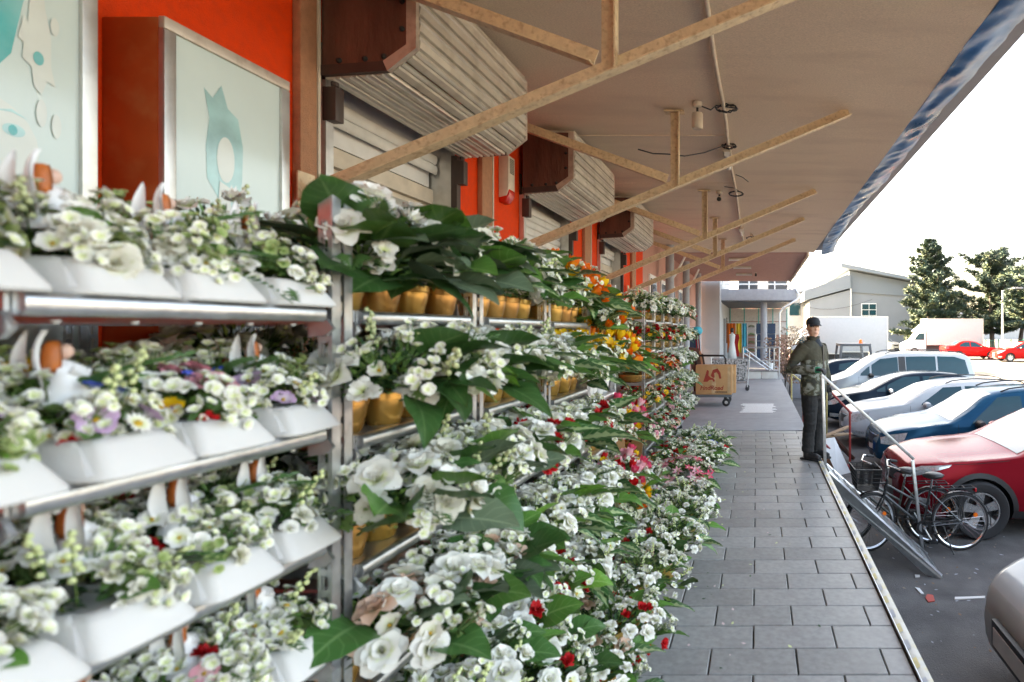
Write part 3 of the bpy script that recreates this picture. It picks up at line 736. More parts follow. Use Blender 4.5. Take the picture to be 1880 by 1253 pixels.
SUVS = dict(L=4.48, W=1.86, top=[(0,.66),(.05,.79),(.16,.87),(.5,.935),(.95,.98),(1.42,1.03),(1.78,1.22),(2.15,1.43),(2.5,1.56),(2.9,1.63),(3.5,1.61),(4.0,1.52),(4.25,1.32),(4.40,1.05),(4.48,.9)],
      belt=[(0,.60),(.5,.83),(1.2,.95),(2.2,1.04),(3.3,1.09),(4.48,1.08)], wheel=(.36,.235), axles=(.93,3.6), wm=WM['k'], screen=(1.46,2.25,.93), rear=(4.02,4.34,.85), rails=(2.2,3.9), mirror=(1.92,1.05), wiper=1.43, clad=1,
      windows=[([(1.84,1.12),(2.24,1.42),(2.56,1.47)],[(1.80,1.07),(2.2,1.075),(2.56,1.085)],'carglass'), ([(2.64,1.495),(3.05,1.50),(3.40,1.47)],[(2.64,1.09),(3.05,1.10),(3.5,1.13)],'carglass')],
      chrome=[([(1.72,1.07),(2.1,1.075),(3.5,1.12)],[(1.72,1.04),(2.1,1.045),(3.5,1.09)])],
      head=[([(.04,.78),(.25,.875),(.60,.92)],[(.04,.71),(.22,.77),(.56,.885)])], fog=[([(.10,.50),(.2,.50),(.32,.49)],[(.10,.40),(.2,.40),(.32,.42)])],
      dark=[([(1.35,.36),(2.2,.36),(3.15,.36)],[(1.35,.24),(2.2,.24),(3.15,.24)])], tailp=[([(4.15,1.1),(4.3,1.05),(4.4,1.0)],[(4.15,.92),(4.3,.92),(4.4,.92)])],
      seams=[[(1.52,.98),(1.46,.6),(1.52,.37)],[(2.60,1.06),(2.60,.38)],[(.62,.92),(.9,.935),(1.3,.975)]], handles=[(2.4,.93),(3.4,.97)],
      front=[('grille',-.02,.60,.76,.55,'trim'),('grille_frame',-.012,.76,.785,.57,'chrome'),('lower_grille',-.015,.30,.44,.62,'trim'),('number_plate',-.035,.46,.57,.28,'plate')])
VAN = dict(L=4.9, W=1.92, top=[(0,.62),(.05,.78),(.14,.90),(.4,1.02),(.75,1.14),(1.0,1.25),(1.4,1.55),(1.75,1.76),(2.1,1.86),(2.8,1.905),(3.8,1.90),(4.5,1.86),(4.75,1.72),(4.86,1.2),(4.9,.8)],
      belt=[(0,.58),(.4,.9),(1.0,1.08),(2.2,1.13),(4.0,1.15),(4.9,1.15)], wheel=(.335,.21), axles=(.95,4.05), wm=WM['v'], screen=(1.02,1.80,.93), rear=(4.76,4.84,.8), rails=(2.0,4.6), mirror=(1.55,1.13), wiper=1.0, tum=.26,
      windows=[([(1.22,1.24),(1.42,1.42),(1.5,1.47)],[(1.20,1.17),(1.42,1.17),(1.5,1.17)],'carglass'),([(1.56,1.50),(1.85,1.69),(2.40,1.75)],[(1.56,1.17),(1.9,1.17),(2.40,1.18)],'carglass'), ([(2.66,1.76),(3.1,1.77),(3.60,1.77)],[(2.66,1.19),(3.1,1.19),(3.60,1.20)],'carglass'), ([(3.66,1.77),(4.2,1.76),(4.55,1.66)],[(3.66,1.20),(4.2,1.20),(4.65,1.22)],'carglass')],
      dark=[([(2.42,1.76),(2.52,1.765),(2.64,1.765)],[(2.42,1.16),(2.52,1.16),(2.64,1.16)])],
      head=[([(.05,.78),(.2,.92),(.5,1.02)],[(.05,.66),(.2,.72),(.44,.88)])], tailp=[([(4.80,1.12),(4.84,1.12),(4.88,1.1)],[(4.80,.72),(4.84,.72),(4.88,.72)])],
      seams=[[(1.15,1.14),(1.15,.35)],[(2.44,1.15),(2.44,.35)],[(3.63,1.15),(3.63,.4)]], handles=[(2.25,1.02)],
      front=[('grille',-.015,.58,.74,.5,'trim'),('lower_grille',-.012,.28,.4,.55,'trim'),('number_plate',-.03,.42,.52,.27,'plate')])
HATCH = dict(L=4.36, W=1.80, top=[(0,.60),(.05,.72),(.16,.82),(.45,.91),(.85,.98),(1.12,1.03),(1.5,1.22),(1.9,1.38),(2.3,1.46),(2.8,1.485),(3.4,1.45),(3.8,1.36),(4.1,1.14),(4.28,.95),(4.36,.8)],
      belt=[(0,.55),(.5,.78),(1.2,.93),(2.2,.97),(3.3,1.02),(4.36,1.0)], wheel=(.315,.205), axles=(.88,3.48), wm=WM['f'], screen=(1.16,1.98,.93), rear=(3.84,4.16,.85), mirror=(1.66,.97), wiper=1.14,
      windows=[([(1.30,1.04),(1.44,1.10),(1.52,1.14)],[(1.30,.99),(1.44,.99),(1.52,.99)],'carglass'),([(1.58,1.16),(2.02,1.36),(2.45,1.385)],[(1.56,.995),(2.0,1.0),(2.45,1.01)],'carglass'), ([(2.53,1.385),(2.95,1.38),(3.45,1.30)],[(2.53,1.012),(2.95,1.025),(3.5,1.08)],'carglass')],
      head=[([(.05,.72),(.25,.82),(.6,.88)],[(.05,.62),(.22,.66),(.54,.83)])], fog=[([(.08,.42),(.2,.42),(.3,.41)],[(.08,.32),(.2,.32),(.3,.33)])],
      tailp=[([(3.98,1.12),(4.15,1.06),(4.25,.98)],[(3.98,.96),(4.15,.9),(4.28,.84)])],
      seams=[[(1.30,.97),(1.28,.6),(1.36,.33)],[(2.49,.99),(2.49,.36)]], handles=[(2.3,.9),(3.15,.93)],
      front=[('grille',-.015,.54,.68,.4,'trim'),('lower_grille',-.012,.26,.4,.6,'trim'),('number_plate',-.03,.43,.53,.27,'plate')])
SEDAN = dict(L=4.45, W=1.76, top=[(0,.58),(.05,.70),(.16,.79),(.45,.87),(.9,.94),(1.25,.985),(1.6,1.18),(2.0,1.36),(2.4,1.43),(2.8,1.44),(3.2,1.37),(3.55,1.18),(3.8,1.06),(4.2,1.04),(4.4,.98),(4.45,.8)],
      belt=[(0,.54),(.5,.76),(1.2,.9),(2.2,.93),(3.6,.96),(4.45,.93)], wheel=(.31,.2), axles=(.88,3.42), wm=WM['f'], screen=(1.28,2.06,.93), rear=(3.02,3.68,.88), mirror=(1.72,.93),
      windows=[([(1.64,1.02),(2.1,1.33),(2.45,1.35)],[(1.62,.96),(2.1,.965),(2.45,.97)],'carglass'), ([(2.53,1.35),(2.9,1.33),(3.25,1.16)],[(2.53,.97),(2.9,.98),(3.35,1.0)],'carglass')],
      head=[([(.05,.68),(.2,.75),(.48,.80)],[(.05,.58),(.2,.58),(.42,.68)])], tailp=[([(4.15,1.0),(4.3,.99),(4.42,.96)],[(4.15,.82),(4.3,.8),(4.42,.8)])], seams=[[(2.49,.96),(2.49,.36)]], handles=[],
      front=[('grille',-.015,.52,.66,.4,'trim'),('number_plate',-.03,.40,.50,.28,'plate')])
P_silver = paint('silver_paint', (.48,.50,.50), .15, .1); P_white = paint('white_car_paint', (.44,.46,.48), .145); P_blue = paint('petrol_blue_paint', (.006,.055,.11), .145, .2)
P_red = paint('dark_red_paint', (.22,.008,.016), .145, .2); P_dark = paint('midnight_blue_paint', (.012,.022,.035), .145, .2); P_bright = paint('bright_red_paint', (.42,.012,.012), .145); P_vanw = paint('silver_white_paint', (.40,.43,.45), .145, .15)
random.seed(5)
import copy
sp = dict(SEDAN, mirmat=P_silver, head=[], front=[], seams=[[(.10,.66),(.3,.70),(.6,.78),(1.2,.86)],[(2.49,.96),(2.49,.36)]])
SILV, _, _ = car('silver car cut by the lower right corner, nose towards the walkway', (1.70, 3.74, -1+.004), sp, P_silver)
ph = MB().box((-.045,-.31,.36),(.03,.31,.56)).build('plate_holder', M['trim'], SILV, bevel=.015); MB().box((-.052,-.26,.40),(-.0455,.26,.52)).build('number_plate', M['plate'], ph)
RED, ryz, _ = car('dark red crossover with black arch trim behind the bicycles', (1.84, 7.98, -.996), dict(SUVS, mirmat=P_red), P_red)
car('petrol blue estate car with its nose beside the red crossover', (2.15, 10.8, -.996), dict(wagon(H=1.56), mirmat='trim'), P_blue)
car('white estate car with roof rails, third from the red crossover', (1.98, 13.3, -.996), dict(SPO, mirmat=P_white), P_white)
car('midnight blue hatchback nosing out between white estate and silver van', (1.84, 15.8, -.996), dict(HATCH, mirmat='chrome'), P_dark)
car('silver white passenger van with dark side windows and roof rails', (2.05, 18.9, -.996), dict(VAN, mirmat='trim'), P_vanw)
car('dark hatchback showing a red tail light behind the silver van', (6.6, 22.6, gz(22.6)+.004), HATCH, P_dark, rotz=math.pi)
car('bright red hatchback on the sunlit lot by the green fence', (18.2-.6, 42.6, gz(43)), HATCH, P_bright, group='cars far across the lot')
car('red saloon parked just behind the bright red hatchback', (19.2, 45.6, gz(46)), dict(SEDAN), P_bright, rotz=math.pi, group='cars far across the lot')
car('pale silver estate car beside the box truck by the grey building', (14.6, 60, gz(60)), dict(SUVS), P_vanw, rotz=R(115), group='cars far across the lot')
# ------------------------------------------------------------------ ramp with railing
RA = thing('metal_ramp', 'galvanised cleated ramp from the walkway edge down to the lot', 'ramp', (.82, 6.5, 0))
n0, n1 = Vector((.0,.0,-.02)), Vector((1.12,-.52,-.98)); f0, f1 = Vector((.0,.52,-.02)), Vector((1.14,.06,-.98))
for p, q in ((n0,n1),(f0,f1)):
    m = MB(); w = Vector((0,.012,0)); h = Vector((0,0,-.2))
    lo0, lo1 = p+h*.75, q+Vector((-.16,.07,0))
    vs = [p, q, q+Vector((-.02,0,-.02)), lo1+Vector((0,0,-.005)), lo0]; vs = [v-w*.5 for v in vs]+[v+w*.5 for v in vs]; k = 5
    m.add(vs, [tuple(range(k)), tuple(range(2*k-1,k-1,-1))]+[(i,(i+1)%k,k+(i+1)%k,k+i) for i in range(k)]); m.build('side_beam', M['zincdark'], RA)
    MB().beam(p+Vector((0,.02,.006)), q+Vector((0,.02,.006)), .055, .008).build('top_flange', M['zinc'], RA)
for k in range(9):
    f = (k+.5)/9.2; a = n0.lerp(n1, f)+Vector((0,.03,-.012)); c = f0.lerp(f1, f)+Vector((0,-.03,-.012))
    d = (n1-n0).normalized()
    MB().beam(a, c, .10, .012, up=(.66,-.1,.75)).build('tread', M['zincdark'], RA)
    MB().beam(a+d*.05+Vector((0,0,.018)), c+d*.05+Vector((0,0,.018)), .008, .03, up=(.66,-.1,.75)).build('cleat', M['zinc'], RA)
HR = thing('ramp_railing', 'pale square tube railing beside the ramp held by the man', 'railing', (.80, 6.72, 0))
MB().beam((0,0,0.02),(-.03,0,1.06),.035,.035).build('post', M['zinc'], HR, bevel=.004)
MB().beam((1.14,-.02,-1.0),(1.02,-.02,.08),.035,.035).build('post', M['zinc'], HR, bevel=.004)
MB().beam((-.045,0,1.078),(1.035,-.02,.092),.035,.035).build('rail', M['zinc'], HR, bevel=.004)

# ------------------------------------------------------------------ bicycles
def bicycle(label, loc, rz, col, basket, steer=.25):
    t = thing('bicycle', label, 'bicycle', loc, rz, 'bicycles beside the ramp')      # local: front wheel at x=0, rear at x=1.06
    Rw = .345
    def wheel(x, yaw):
        a = MB(); n = 40
        a.lathe([(Rw-.032+.016*math.cos(k*math.tau/8)+.016, .017*math.sin(k*math.tau/8)) for k in range(8)], n, axis='y', closed=True)
        w = a.build('wheel', M['tyre'], t, smooth=True, loc=(x,0,Rw), rot=(0,0,yaw))
        MB().lathe([(Rw-.038,-.011),(Rw-.03,-.012),(Rw-.03,.012),(Rw-.038,.011),(Rw-.05,.0)], n, axis='y', closed=True).build('rim', M['chrome'], w, smooth=40)
        MB().tube([(0,-.045,0),(0,.045,0)], .018, 10).build('hub', M['zinc'], w)
        s = MB()
        for k in range(32):
            a0 = k*math.tau/32; a1 = a0+(.5 if k % 2 else -.5)
            s.tube([(.018*math.cos(a1),.03*(1 if k % 4 < 2 else -1),.018*math.sin(a1)),((Rw-.045)*math.cos(a0),0,(Rw-.045)*math.sin(a0))], .0014, 3, cap=False)
        s.build('spokes', M['chrome'], w, kind='stuff')
        rf = MB().lathe([(0,-.006),(.026,-.005),(.028,.005),(0,.006)], 14, (Rw*.52,-.02,.08), 'y'); rf.build('reflector', M['amber'], w)
        fd = MB(); q = []
        for k in range(13):
            an = R(-8+k*14); q.append(((Rw+.022)*math.cos(an), (Rw+.022)*math.sin(an)))
        fd.v = [(x_, s_*.022, z_+(0 if abs(s_) < 1 else -.008)) for x_, z_ in q for s_ in (-1,0,1)]; fd.uv = [(0,0)]*len(fd.v)
        fd.f = [(k*3+j, k*3+j+1, k*3+j+4, k*3+j+3) for k in range(12) for j in range(2)]; fd.mi = [0]*len(fd.f)
        fd.build('mudguard', col, w, smooth=True)
    wheel(0, steer); wheel(1.06, 0)
    fr = MB(); BB = (.62,0,.29); ST = (.72,0,.80); HT_, HB = (.20,0,.83), (.165,0,.66)
    for p, q, r in ((HT_,HB,.018),(HB,BB,.017),((.195,0,.78),(.665,0,.52),.014),(BB,(.715,0,.74),.016)): fr.tube([p,q], r, 8)
    for s in (-1,1):
        fr.tube([(BB[0],s*.02,BB[2]),(1.06,s*.06,Rw)], .010, 6); fr.tube([(.70,s*.02,.70),(1.06,s*.06,Rw)], .009, 6)
    fr.build('frame', col, t, smooth=50)
    fk = MB(); fk.tube([(.20,0,.85),(.155,0,.63)], .016, 8)
    for s in (-1,1): fk.tube([(.155,s*.045,.64),(.08,s*.055,.48),(0,s*.055,Rw)], .011, 6)
    fk.tube([(.155,-.045,.64),(.155,.045,.64)], .012, 6); fk.build('fork', col, t, smooth=50)
    hb = MB(); hb.tube([(.20,0,.85),(.215,0,.98)], .013, 8); hb.tube([(.36,-.29,.99),(.25,-.22,1.02),(.205,0,1.0),(.25,.22,1.02),(.36,.29,.99)], .011, 8); h = hb.build('handlebar', M['chrome'], t, smooth=50)
    for s in (-1,1): MB().tube([(.29,s*.245,1.01),(.39,s*.31,.985)], .017, 8).build('grip', M['rubber'], h, smooth=50)
    MB().tube([(.20,.0,.99),(.15,.06,.95),(.14,.03,.8),(.2,.02,.7)], .004, 5).build('brake_cable', M['black'], t)
    sd_ = MB().lathe([(0,0),(.05,.01),(.10,.03),(.115,.055),(.08,.075),(0,.08)], 18); sd_.v = [(x*1.15+(.0 if x > 0 else 0)+.74, y*(.95 if x > 0 else .95-.6*min(1,-x/.1)), z+.84+(.0)) for x, y, z in sd_.v]
    sd_.build('saddle', M['black'], t, smooth=True); MB().tube([(.715,0,.73),(.735,0,.86)], .013, 8).build('seat_post', M['chrome'], t)
    rk = MB()
    for s in (-1,1): rk.tube([(.76,s*.05,.74),(1.22,s*.06,.755)], .007, 5); rk.tube([(1.06,s*.06,Rw),(1.10,s*.06,.75)], .006, 5)
    for x in (.85,.98,1.1,1.22): rk.tube([(x,-.055,.75),(x,.055,.75)], .006, 5)
    r_ = rk.build('rack', M['black'], t, smooth=50); MB().box((1.225,-.04,.70),(1.245,.04,.745)).build('tail_light', M['tail'], r_, bevel=.005)
    cg = MB(); cg.lathe([(.06,-.004),(.09,-.004),(.09,.004),(.06,.004)], 24, (BB[0],-.05,BB[2]), 'y', closed=True); cg.box((.64,-.068,.215),(1.08,-.045,.225)); cg.box((.64,-.068,.355),(1.06,-.045,.365)); cg.build('chain', M['black'], t)
    cr = MB(); cr.tube([(BB[0],-.07,BB[2]),(.70,-.07,.15)], .009, 6); cr.tube([(BB[0],.07,BB[2]),(.54,.07,.43)], .009, 6); cr.tube([(BB[0],-.08,BB[2]),(BB[0],.08,BB[2])], .018, 8)
    c = cr.build('crank', M['zinc'], t); MB().box((.66,-.16,.135),(.75,-.075,.16)).build('pedal', M['black'], c); MB().box((.50,.075,.42),(.59,.16,.445)).build('pedal', M['black'], c)
    MB().tube([(.85,-.05,.30),(.93,-.16,.012)], .008, 6).build('kickstand', M['black'], t)
    if basket:
        bk = MB(); c0 = Vector((-.06,0,.86)); hx, hy, hh = .15,.19,.25
        ring = lambda z, k: [c0+Vector((sx*hx*k, sy*hy*k, z)) for sx, sy in ((-1,-1),(1,-1),(1,1),(-1,1),(-1,-1))]
        for z, k in ((-.11,.78),(-.06,.84),(-.01,.89),(.04,.94),(.09,.98)): bk.tube(ring(z,k), .0035, 4)
        bk.tube(ring(.14,1.02), .007, 6)
        for i in range(4):
            a0, a1 = ring(-.11,.78)[i], ring(-.11,.78)[i+1]; b0, b1 = ring(.14,1.02)[i], ring(.14,1.02)[i+1]
            for k in range(22): f = k/22; bk.tube([a0.lerp(a1,f), b0.lerp(b1,f)], .0034, 4, cap=False)
        bt = ring(-.11,.78)
        bk.add([bt[0],bt[1],bt[2],bt[3]], [(0,1,2,3)])
        b_ = bk.build('basket', M['black'], t)
        MB().tube([(.10,0,.80),(.19,0,.80)], .012, 6).build('basket_bracket', M['black'], b_)
    return t
M['bikeblack'] = mat('black_bike_paint', (.015,.016,.018), .25, coat=.6); M['bikegrey'] = mat('dark_green_bike_paint', (.05,.06,.05), .3, coat=.5)
bicycle('black city bicycle with front basket, nearer of the two', (1.33, 6.72, -.994), .02, M['bikeblack'], True, .35)
bicycle('dark bicycle standing behind the basket bicycle', (1.08, 7.02, -.994), -.06, M['bikegrey'], False, -.2)

# ------------------------------------------------------------------ the man at the walkway edge
MAN = thing('person', 'man in cap and camouflage jacket resting a gloved hand on the railing', 'person', (.70, 7.16, .002), R(-38))
def remesh(mb, name, m, voxel, it, parent, smooth_f=.5):
    me = mb.mesh(name, m); o = bpy.data.objects.new(name, me); COL.objects.link(o)
    md = o.modifiers.new('r', 'REMESH'); md.mode = 'VOXEL'; md.voxel_size = voxel
    ms = o.modifiers.new('s', 'SMOOTH'); ms.factor = smooth_f; ms.iterations = it
    bpy.context.view_layer.update(); e = bpy.data.meshes.new_from_object(o.evaluated_get(bpy.context.evaluated_depsgraph_get()))
    e.materials.clear(); e.materials.append(m); e.polygons.foreach_set('use_smooth', [True]*len(e.polygons)); e.name = name
    bpy.data.objects.remove(o); return put(name, e, parent)
def loft(m, rings, n=20, cap=True):      # rings: (x, y, z, rx, ry)
    vs = []
    for (x, y, z, rx, ry) in rings: vs += [(x+rx*math.cos(k*math.tau/n), y+ry*math.sin(k*math.tau/n), z) for k in range(n)]
    fs = [(i*n+k, i*n+(k+1)%n, (i+1)*n+(k+1)%n, (i+1)*n+k) for i in range(len(rings)-1) for k in range(n)]
    if cap: fs += [tuple(range(n))[::-1], tuple(range((len(rings)-1)*n, len(rings)*n))]
    m.add(vs, fs)
rt = MAN.rotation_euler.z
def toloc(p): v = Vector(p)-Vector(MAN.location); return Matrix.Rotation(-rt, 3, 'Z') @ v
HAND = toloc((.775, 6.76, 1.13)); ELB = Vector((-.13,-.30,1.12)); SHR = Vector((-.01,-.19,1.40)); SHL = Vector((-.01,.19,1.40))
WR = HAND + (ELB-HAND).normalized()*.085
# body (one continuous surface): legs, trunk, neck, head, arms
b = MB()
loft(b, [(0,0,.86,.11,.15),(0,0,1.0,.11,.15),(.0,0,1.2,.115,.165),(-.005,0,1.38,.105,.17),(-.01,0,1.44,.07,.12),(.0,0,1.50,.052,.055),(.012,0,1.56,.05,.05)])
for s in (-1,1): b.tube([(0,s*.09,.92),(.015,s*.10,.5),(-.01,s*.105,.09)], [.085,.062,.045], 12)
b.tube([SHR, ELB, WR], [.055,.045,.032], 12); b.tube([SHL, (-.02,.27,1.14), (.05,.25,.90)], [.055,.045,.032], 12)
hy = R(-36)        # the head turns a little more to the camera
hm = MB()
loft(hm, [(.018,0,1.505,.045,.04),(.024,0,1.53,.062,.05),(.02,0,1.56,.078,.062),(.012,0,1.60,.088,.071),(.006,0,1.65,.094,.075),(.0,0,1.70,.09,.073),(-.004,0,1.735,.066,.055),(-.004,0,1.75,.03,.025)], 24)
hm.tube([(.098,0,1.648),(.108,0,1.63),(.116,0,1.607),(.098,0,1.598)], [.008,.011,.014,.010], 8)
for s in (-1,1):
    hm.lathe([(0,-.008),(.02,-.006),(.026,.004),(.012,.01),(0,.006)], 12, (.0,s*.074,1.625), 'y')
    hm.tube([(.082,s*.022,1.664),(.078,s*.052,1.66)], .010, 6)     # brow
    hm.tube([(.078,s*.038,1.612),(.07,s*.05,1.60)], .016, 6)
hm.tube([(.092,-.02,1.572),(.098,0,1.575),(.092,.02,1.572)], .009, 6); hm.tube([(.09,-.016,1.56),(.096,0,1.558),(.09,.016,1.56)], .009, 6); hm.tube([(.078,0,1.522),(.084,0,1.53)], .018, 8)
Rh = Matrix.Rotation(hy, 3, 'Z'); hm.v = [tuple(Rh @ Vector(v)) for v in hm.v]
b.add(hm.v, hm.f)
remesh(b, 'body', M['skin'], .0075, 3, MAN)
def hp(x, y, z): return Rh @ Vector((x, y, z))
M['eyew'] = mat('eye_white', (.6,.57,.54), .3); M['iris'] = mat('dark_iris', (.012,.008,.006), .2); M['lip'] = mat('lips', (.34,.13,.10), .5); M['hairb'] = mat('black_hair', (.012,.011,.011), .6)
for s in (-1,1):
    e = MB(); e.lathe([(0,-.009),(.008,-.006),(.011,0),(.008,.006),(0,.009)], 12, tuple(hp(.082,s*.033,1.643)), 'x'); e.build('eye', M['eyew'], MAN, smooth=True)
    MB().lathe([(0,-.003),(.005,-.002),(.0055,.003),(0,.004)], 10, tuple(hp(.0905,s*.033,1.643)), 'x').build('iris', M['iris'], MAN, smooth=True)
    MB().tube([hp(.094,s*.016,1.664), hp(.094,s*.034,1.669), hp(.082,s*.054,1.664)], [.003,.0042,.002], 6).build('eyebrow', M['hairb'], MAN)
    MB().tube([hp(.0925,s*.020,1.6495), hp(.094,s*.033,1.652), hp(.086,s*.048,1.648)], .0022, 5).build('eyelid', M['hairb'], MAN)
MB().tube([hp(.098,-.021,1.566), hp(.1065,0,1.567), hp(.098,.021,1.566)], [.003,.0055,.003], 8).build('lips', M['lip'], MAN, smooth=True)
h = MB(); loft(h, [(-.02,0,1.60,.074,.073),(-.016,0,1.64,.083,.080),(-.01,0,1.69,.09,.079)], 22, cap=False); h.v = [tuple(Rh @ Vector(v)) for v in h.v]; h.build('hair', M['hairb'], MAN, smooth=True)
cp = MB(); loft(cp, [(.0,0,1.672,.104,.087),(.0,0,1.69,.105,.088),(-.004,0,1.72,.100,.084),(-.006,0,1.745,.084,.071),(-.006,0,1.762,.05,.045),(-.006,0,1.767,.01,.01)], 24)
cp.tube([(-.006,0,1.766),(-.006,0,1.773)], .008, 8)
vis = lambda u, v, o: (.07+.10*v*math.cos((u-.5)*2.2)+.0*o, .092*math.sin((u-.5)*2.2)*(1-.10*v), 1.682-.022*v-.018*(2*u-1)**2+o)
cp.grid(lambda u, v: vis(u, v, .003), 12, 5); cp.grid(lambda u, v: vis(u, v, -.003), 12, 5)
cp.v = [tuple(Rh @ Vector(v)) for v in cp.v]
M['capm'] = mat('dark_cap_cloth', (.012,.016,.022), .8, bump=.2, bscale=300); cp.build('cap', M['capm'], MAN, smooth=50)
# jacket: camouflage with a plain olive yoke
mj = bpy.data.materials.new('camouflage_cloth'); mj.use_nodes = True; N = mj.node_tree.nodes; L = mj.node_tree.links; P = N['Principled BSDF']; P.inputs['Roughness'].default_value = .85
tc = N.new('ShaderNodeTexCoord'); mp = N.new('ShaderNodeMapping'); mp.inputs['Scale'].default_value = (8,8,10); L.new(tc.outputs['Object'], mp.inputs[0])
no = N.new('ShaderNodeTexNoise'); no.inputs['Scale'].default_value = 1.1; no.inputs['Detail'].default_value = 5; L.new(mp.outputs[0], no.inputs['Vector'])
rp = N.new('ShaderNodeValToRGB'); rp.color_ramp.interpolation = 'CONSTANT'; el = rp.color_ramp.elements
el[0].position = 0; el[0].color = (.035,.036,.026,1); el[1].position = .44; el[1].color = (.075,.072,.045,1)
for p_, c_ in ((.52,(.20,.21,.17,1)),(.58,(.24,.25,.22,1)),(.68,(.10,.10,.07,1))): q = el.new(p_); q.color = c_
L.new(no.outputs['Fac'], rp.inputs[0])
sx = N.new('ShaderNodeSeparateXYZ'); L.new(tc.outputs['Object'], sx.inputs[0]); n2 = N.new('ShaderNodeTexNoise'); n2.inputs['Scale'].default_value = 9; L.new(tc.outputs['Object'], n2.inputs['Vector'])
ad = N.new('ShaderNodeMath'); ad.operation = 'MULTIPLY_ADD'; ad.inputs[1].default_value = .12; L.new(n2.outputs['Fac'], ad.inputs[0]); L.new(sx.outputs[2], ad.inputs[2])
gt = N.new('ShaderNodeMath'); gt.operation = 'GREATER_THAN'; gt.inputs[1].default_value = 1.30; L.new(ad.outputs[0], gt.inputs[0])
mx = N.new('ShaderNodeMix'); mx.data_type = 'RGBA'; mx.inputs[7].default_value = (.06,.054,.034,1); L.new(rp.outputs[0], mx.inputs[6]); L.new(gt.outputs[0], mx.inputs[0]); L.new(mx.outputs[2], P.inputs['Base Color'])
j = MB()
loft(j, [(.005,0,.80,.15,.20),(.005,0,.90,.152,.205),(.005,0,1.02,.142,.195),(.01,0,1.15,.145,.205),(.008,0,1.28,.148,.215),(.0,0,1.38,.135,.215),(-.008,0,1.44,.105,.17),(-.008,0,1.475,.082,.10)], 26)
j.tube([SHR+Vector((.0,.03,-.005)), SHR*.5+ELB*.5+Vector((-.015,-.01,0)), ELB+Vector((-.01,-.01,0)), (ELB+WR)*.5, WR], [.092,.078,.074,.064,.052], 14)
j.tube([SHL+Vector((.0,-.03,-.005)), (-.02,.25,1.26), (-.03,.285,1.12), (.02,.28,1.0), (.06,.26,.90)], [.095,.085,.078,.068,.056], 14)
for k, (x, y, z) in enumerate(j.v):      # cloth folds
    w = .008*noise.noise((x*9, y*9, z*16))+.005*noise.noise((x*22, y*22, z*30)); d = Vector((x,y,0)); d = d.normalized() if d.length > .01 else Vector((1,0,0)); j.v[k] = (x+d.x*w*1.4, y+d.y*w*1.4, z)
jk = remesh(j, 'jacket', mj, .011, 4, MAN)
for v in jk.data.vertices:
    w = .006*noise.noise(v.co*14)+.004*noise.noise(Vector((v.co.x*30, v.co.y*30, v.co.z*55))); v.co += v.normal*w
cl_ = MB(); loft(cl_, [(.0,0,1.455,.085,.085),(.004,0,1.49,.080,.078),(.002,0,1.525,.084,.080),(.002,0,1.528,.074,.070),(.004,0,1.47,.068,.066)], 22, cap=False); cl_.build('collar', mat('olive_cloth', (.05,.046,.03), .85), jk, smooth=60)
MB().beam((.150,-.005,1.42),(.168,-.005,.84),.028,.008,up=(1,0,0)).build('zip_placket', M['black'], jk)
sh_ = MB(); loft(sh_, [(.045,0,1.40,.085,.07),(.03,0,1.50,.055,.055)], 14); sh_.build('undershirt', mat('navy_cloth', (.02,.03,.045), .8), MAN, smooth=60)
# trousers
tr_ = MB(); loft(tr_, [(.0,0,.74,.11,.16),(.0,0,.82,.128,.178),(.0,0,.95,.125,.172),(.0,0,1.0,.12,.165)], 20)
for s in (-1,1): tr_.tube([(0,s*.085,.86),(.01,s*.092,.66),(.02,s*.098,.47),(.0,s*.102,.28),(-.01,s*.105,.10)], [.112,.10,.083,.076,.08], 14)
M['trous'] = mat('black_trousers', (.012,.012,.013), .8, bump=.3, bscale=120)
to = remesh(tr_, 'trousers', M['trous'], .011, 4, MAN)
for v in to.data.vertices: v.co += v.normal*(.007*noise.noise(Vector((v.co.x*8, v.co.y*8, v.co.z*26)))+.004*noise.noise(v.co*40))
# boots
for s in (-1,1):
    bt = MB(); y = s*.105
    bt.tube([(-.02,y,.17),(-.02,y,.10),(-.01,y,.06)], [.052,.056,.055], 14); bt.tube([(-.055,y,.045),(.03,y,.048),(.11,y,.042),(.165,y,.034)], [.044,.050,.047,.032], 14)
    bo = remesh(bt, 'boot', M['black'], .008, 3, MAN); MB().prism([(-.10,y-.045),(.08,y-.052),(.17,y-.04),(.20,y),(.17,y+.04),(.08,y+.052),(-.10,y+.045)], 0, .02, 'z').build('sole', M['rubber'], bo, bevel=.004)
    for k in range(4): MB().tube([(.02+k*.022,y-.03,.098-k*.008),(.02+k*.022,y+.03,.098-k*.008)], .004, 5).build('lace', M['greydark'], bo)
# gloved hand resting over the top of the railing post
d = (HAND-WR).normalized(); yv = Vector((0,0,1)).cross(d).normalized(); up = d.cross(yv)
gl = MB(); C0 = WR+d*.02
gl.tube([WR-d*.03, WR+d*.015], [.037,.036], 12)
for o_ in (-.026,-.009,.009,.026): gl.tube([WR+yv*o_*.6, WR+d*.05+yv*o_+up*.006, WR+d*.085+yv*o_*1.05+up*.004], [.022,.019,.016], 10)
for i, o_ in enumerate((-.030,-.011,.010,.030)):
    L_ = (.9,1.08,1.0,.78)[i]; p0 = WR+d*.082+yv*o_+up*.004
    p1 = p0+(d*.028-up*.012)*L_; p2 = p1+(d*.006-up*.028)*L_; p3 = p2+(-d*.010-up*.022)*L_; gl.tube([p0,p1,p2,p3], [.0115,.0105,.0098,.0085], 8)
th0 = WR+d*.035+yv*.032-up*.004; gl.tube([th0, th0+yv*.018+d*.025-up*.016, th0+yv*.012+d*.045-up*.036], [.014,.012,.010], 8)
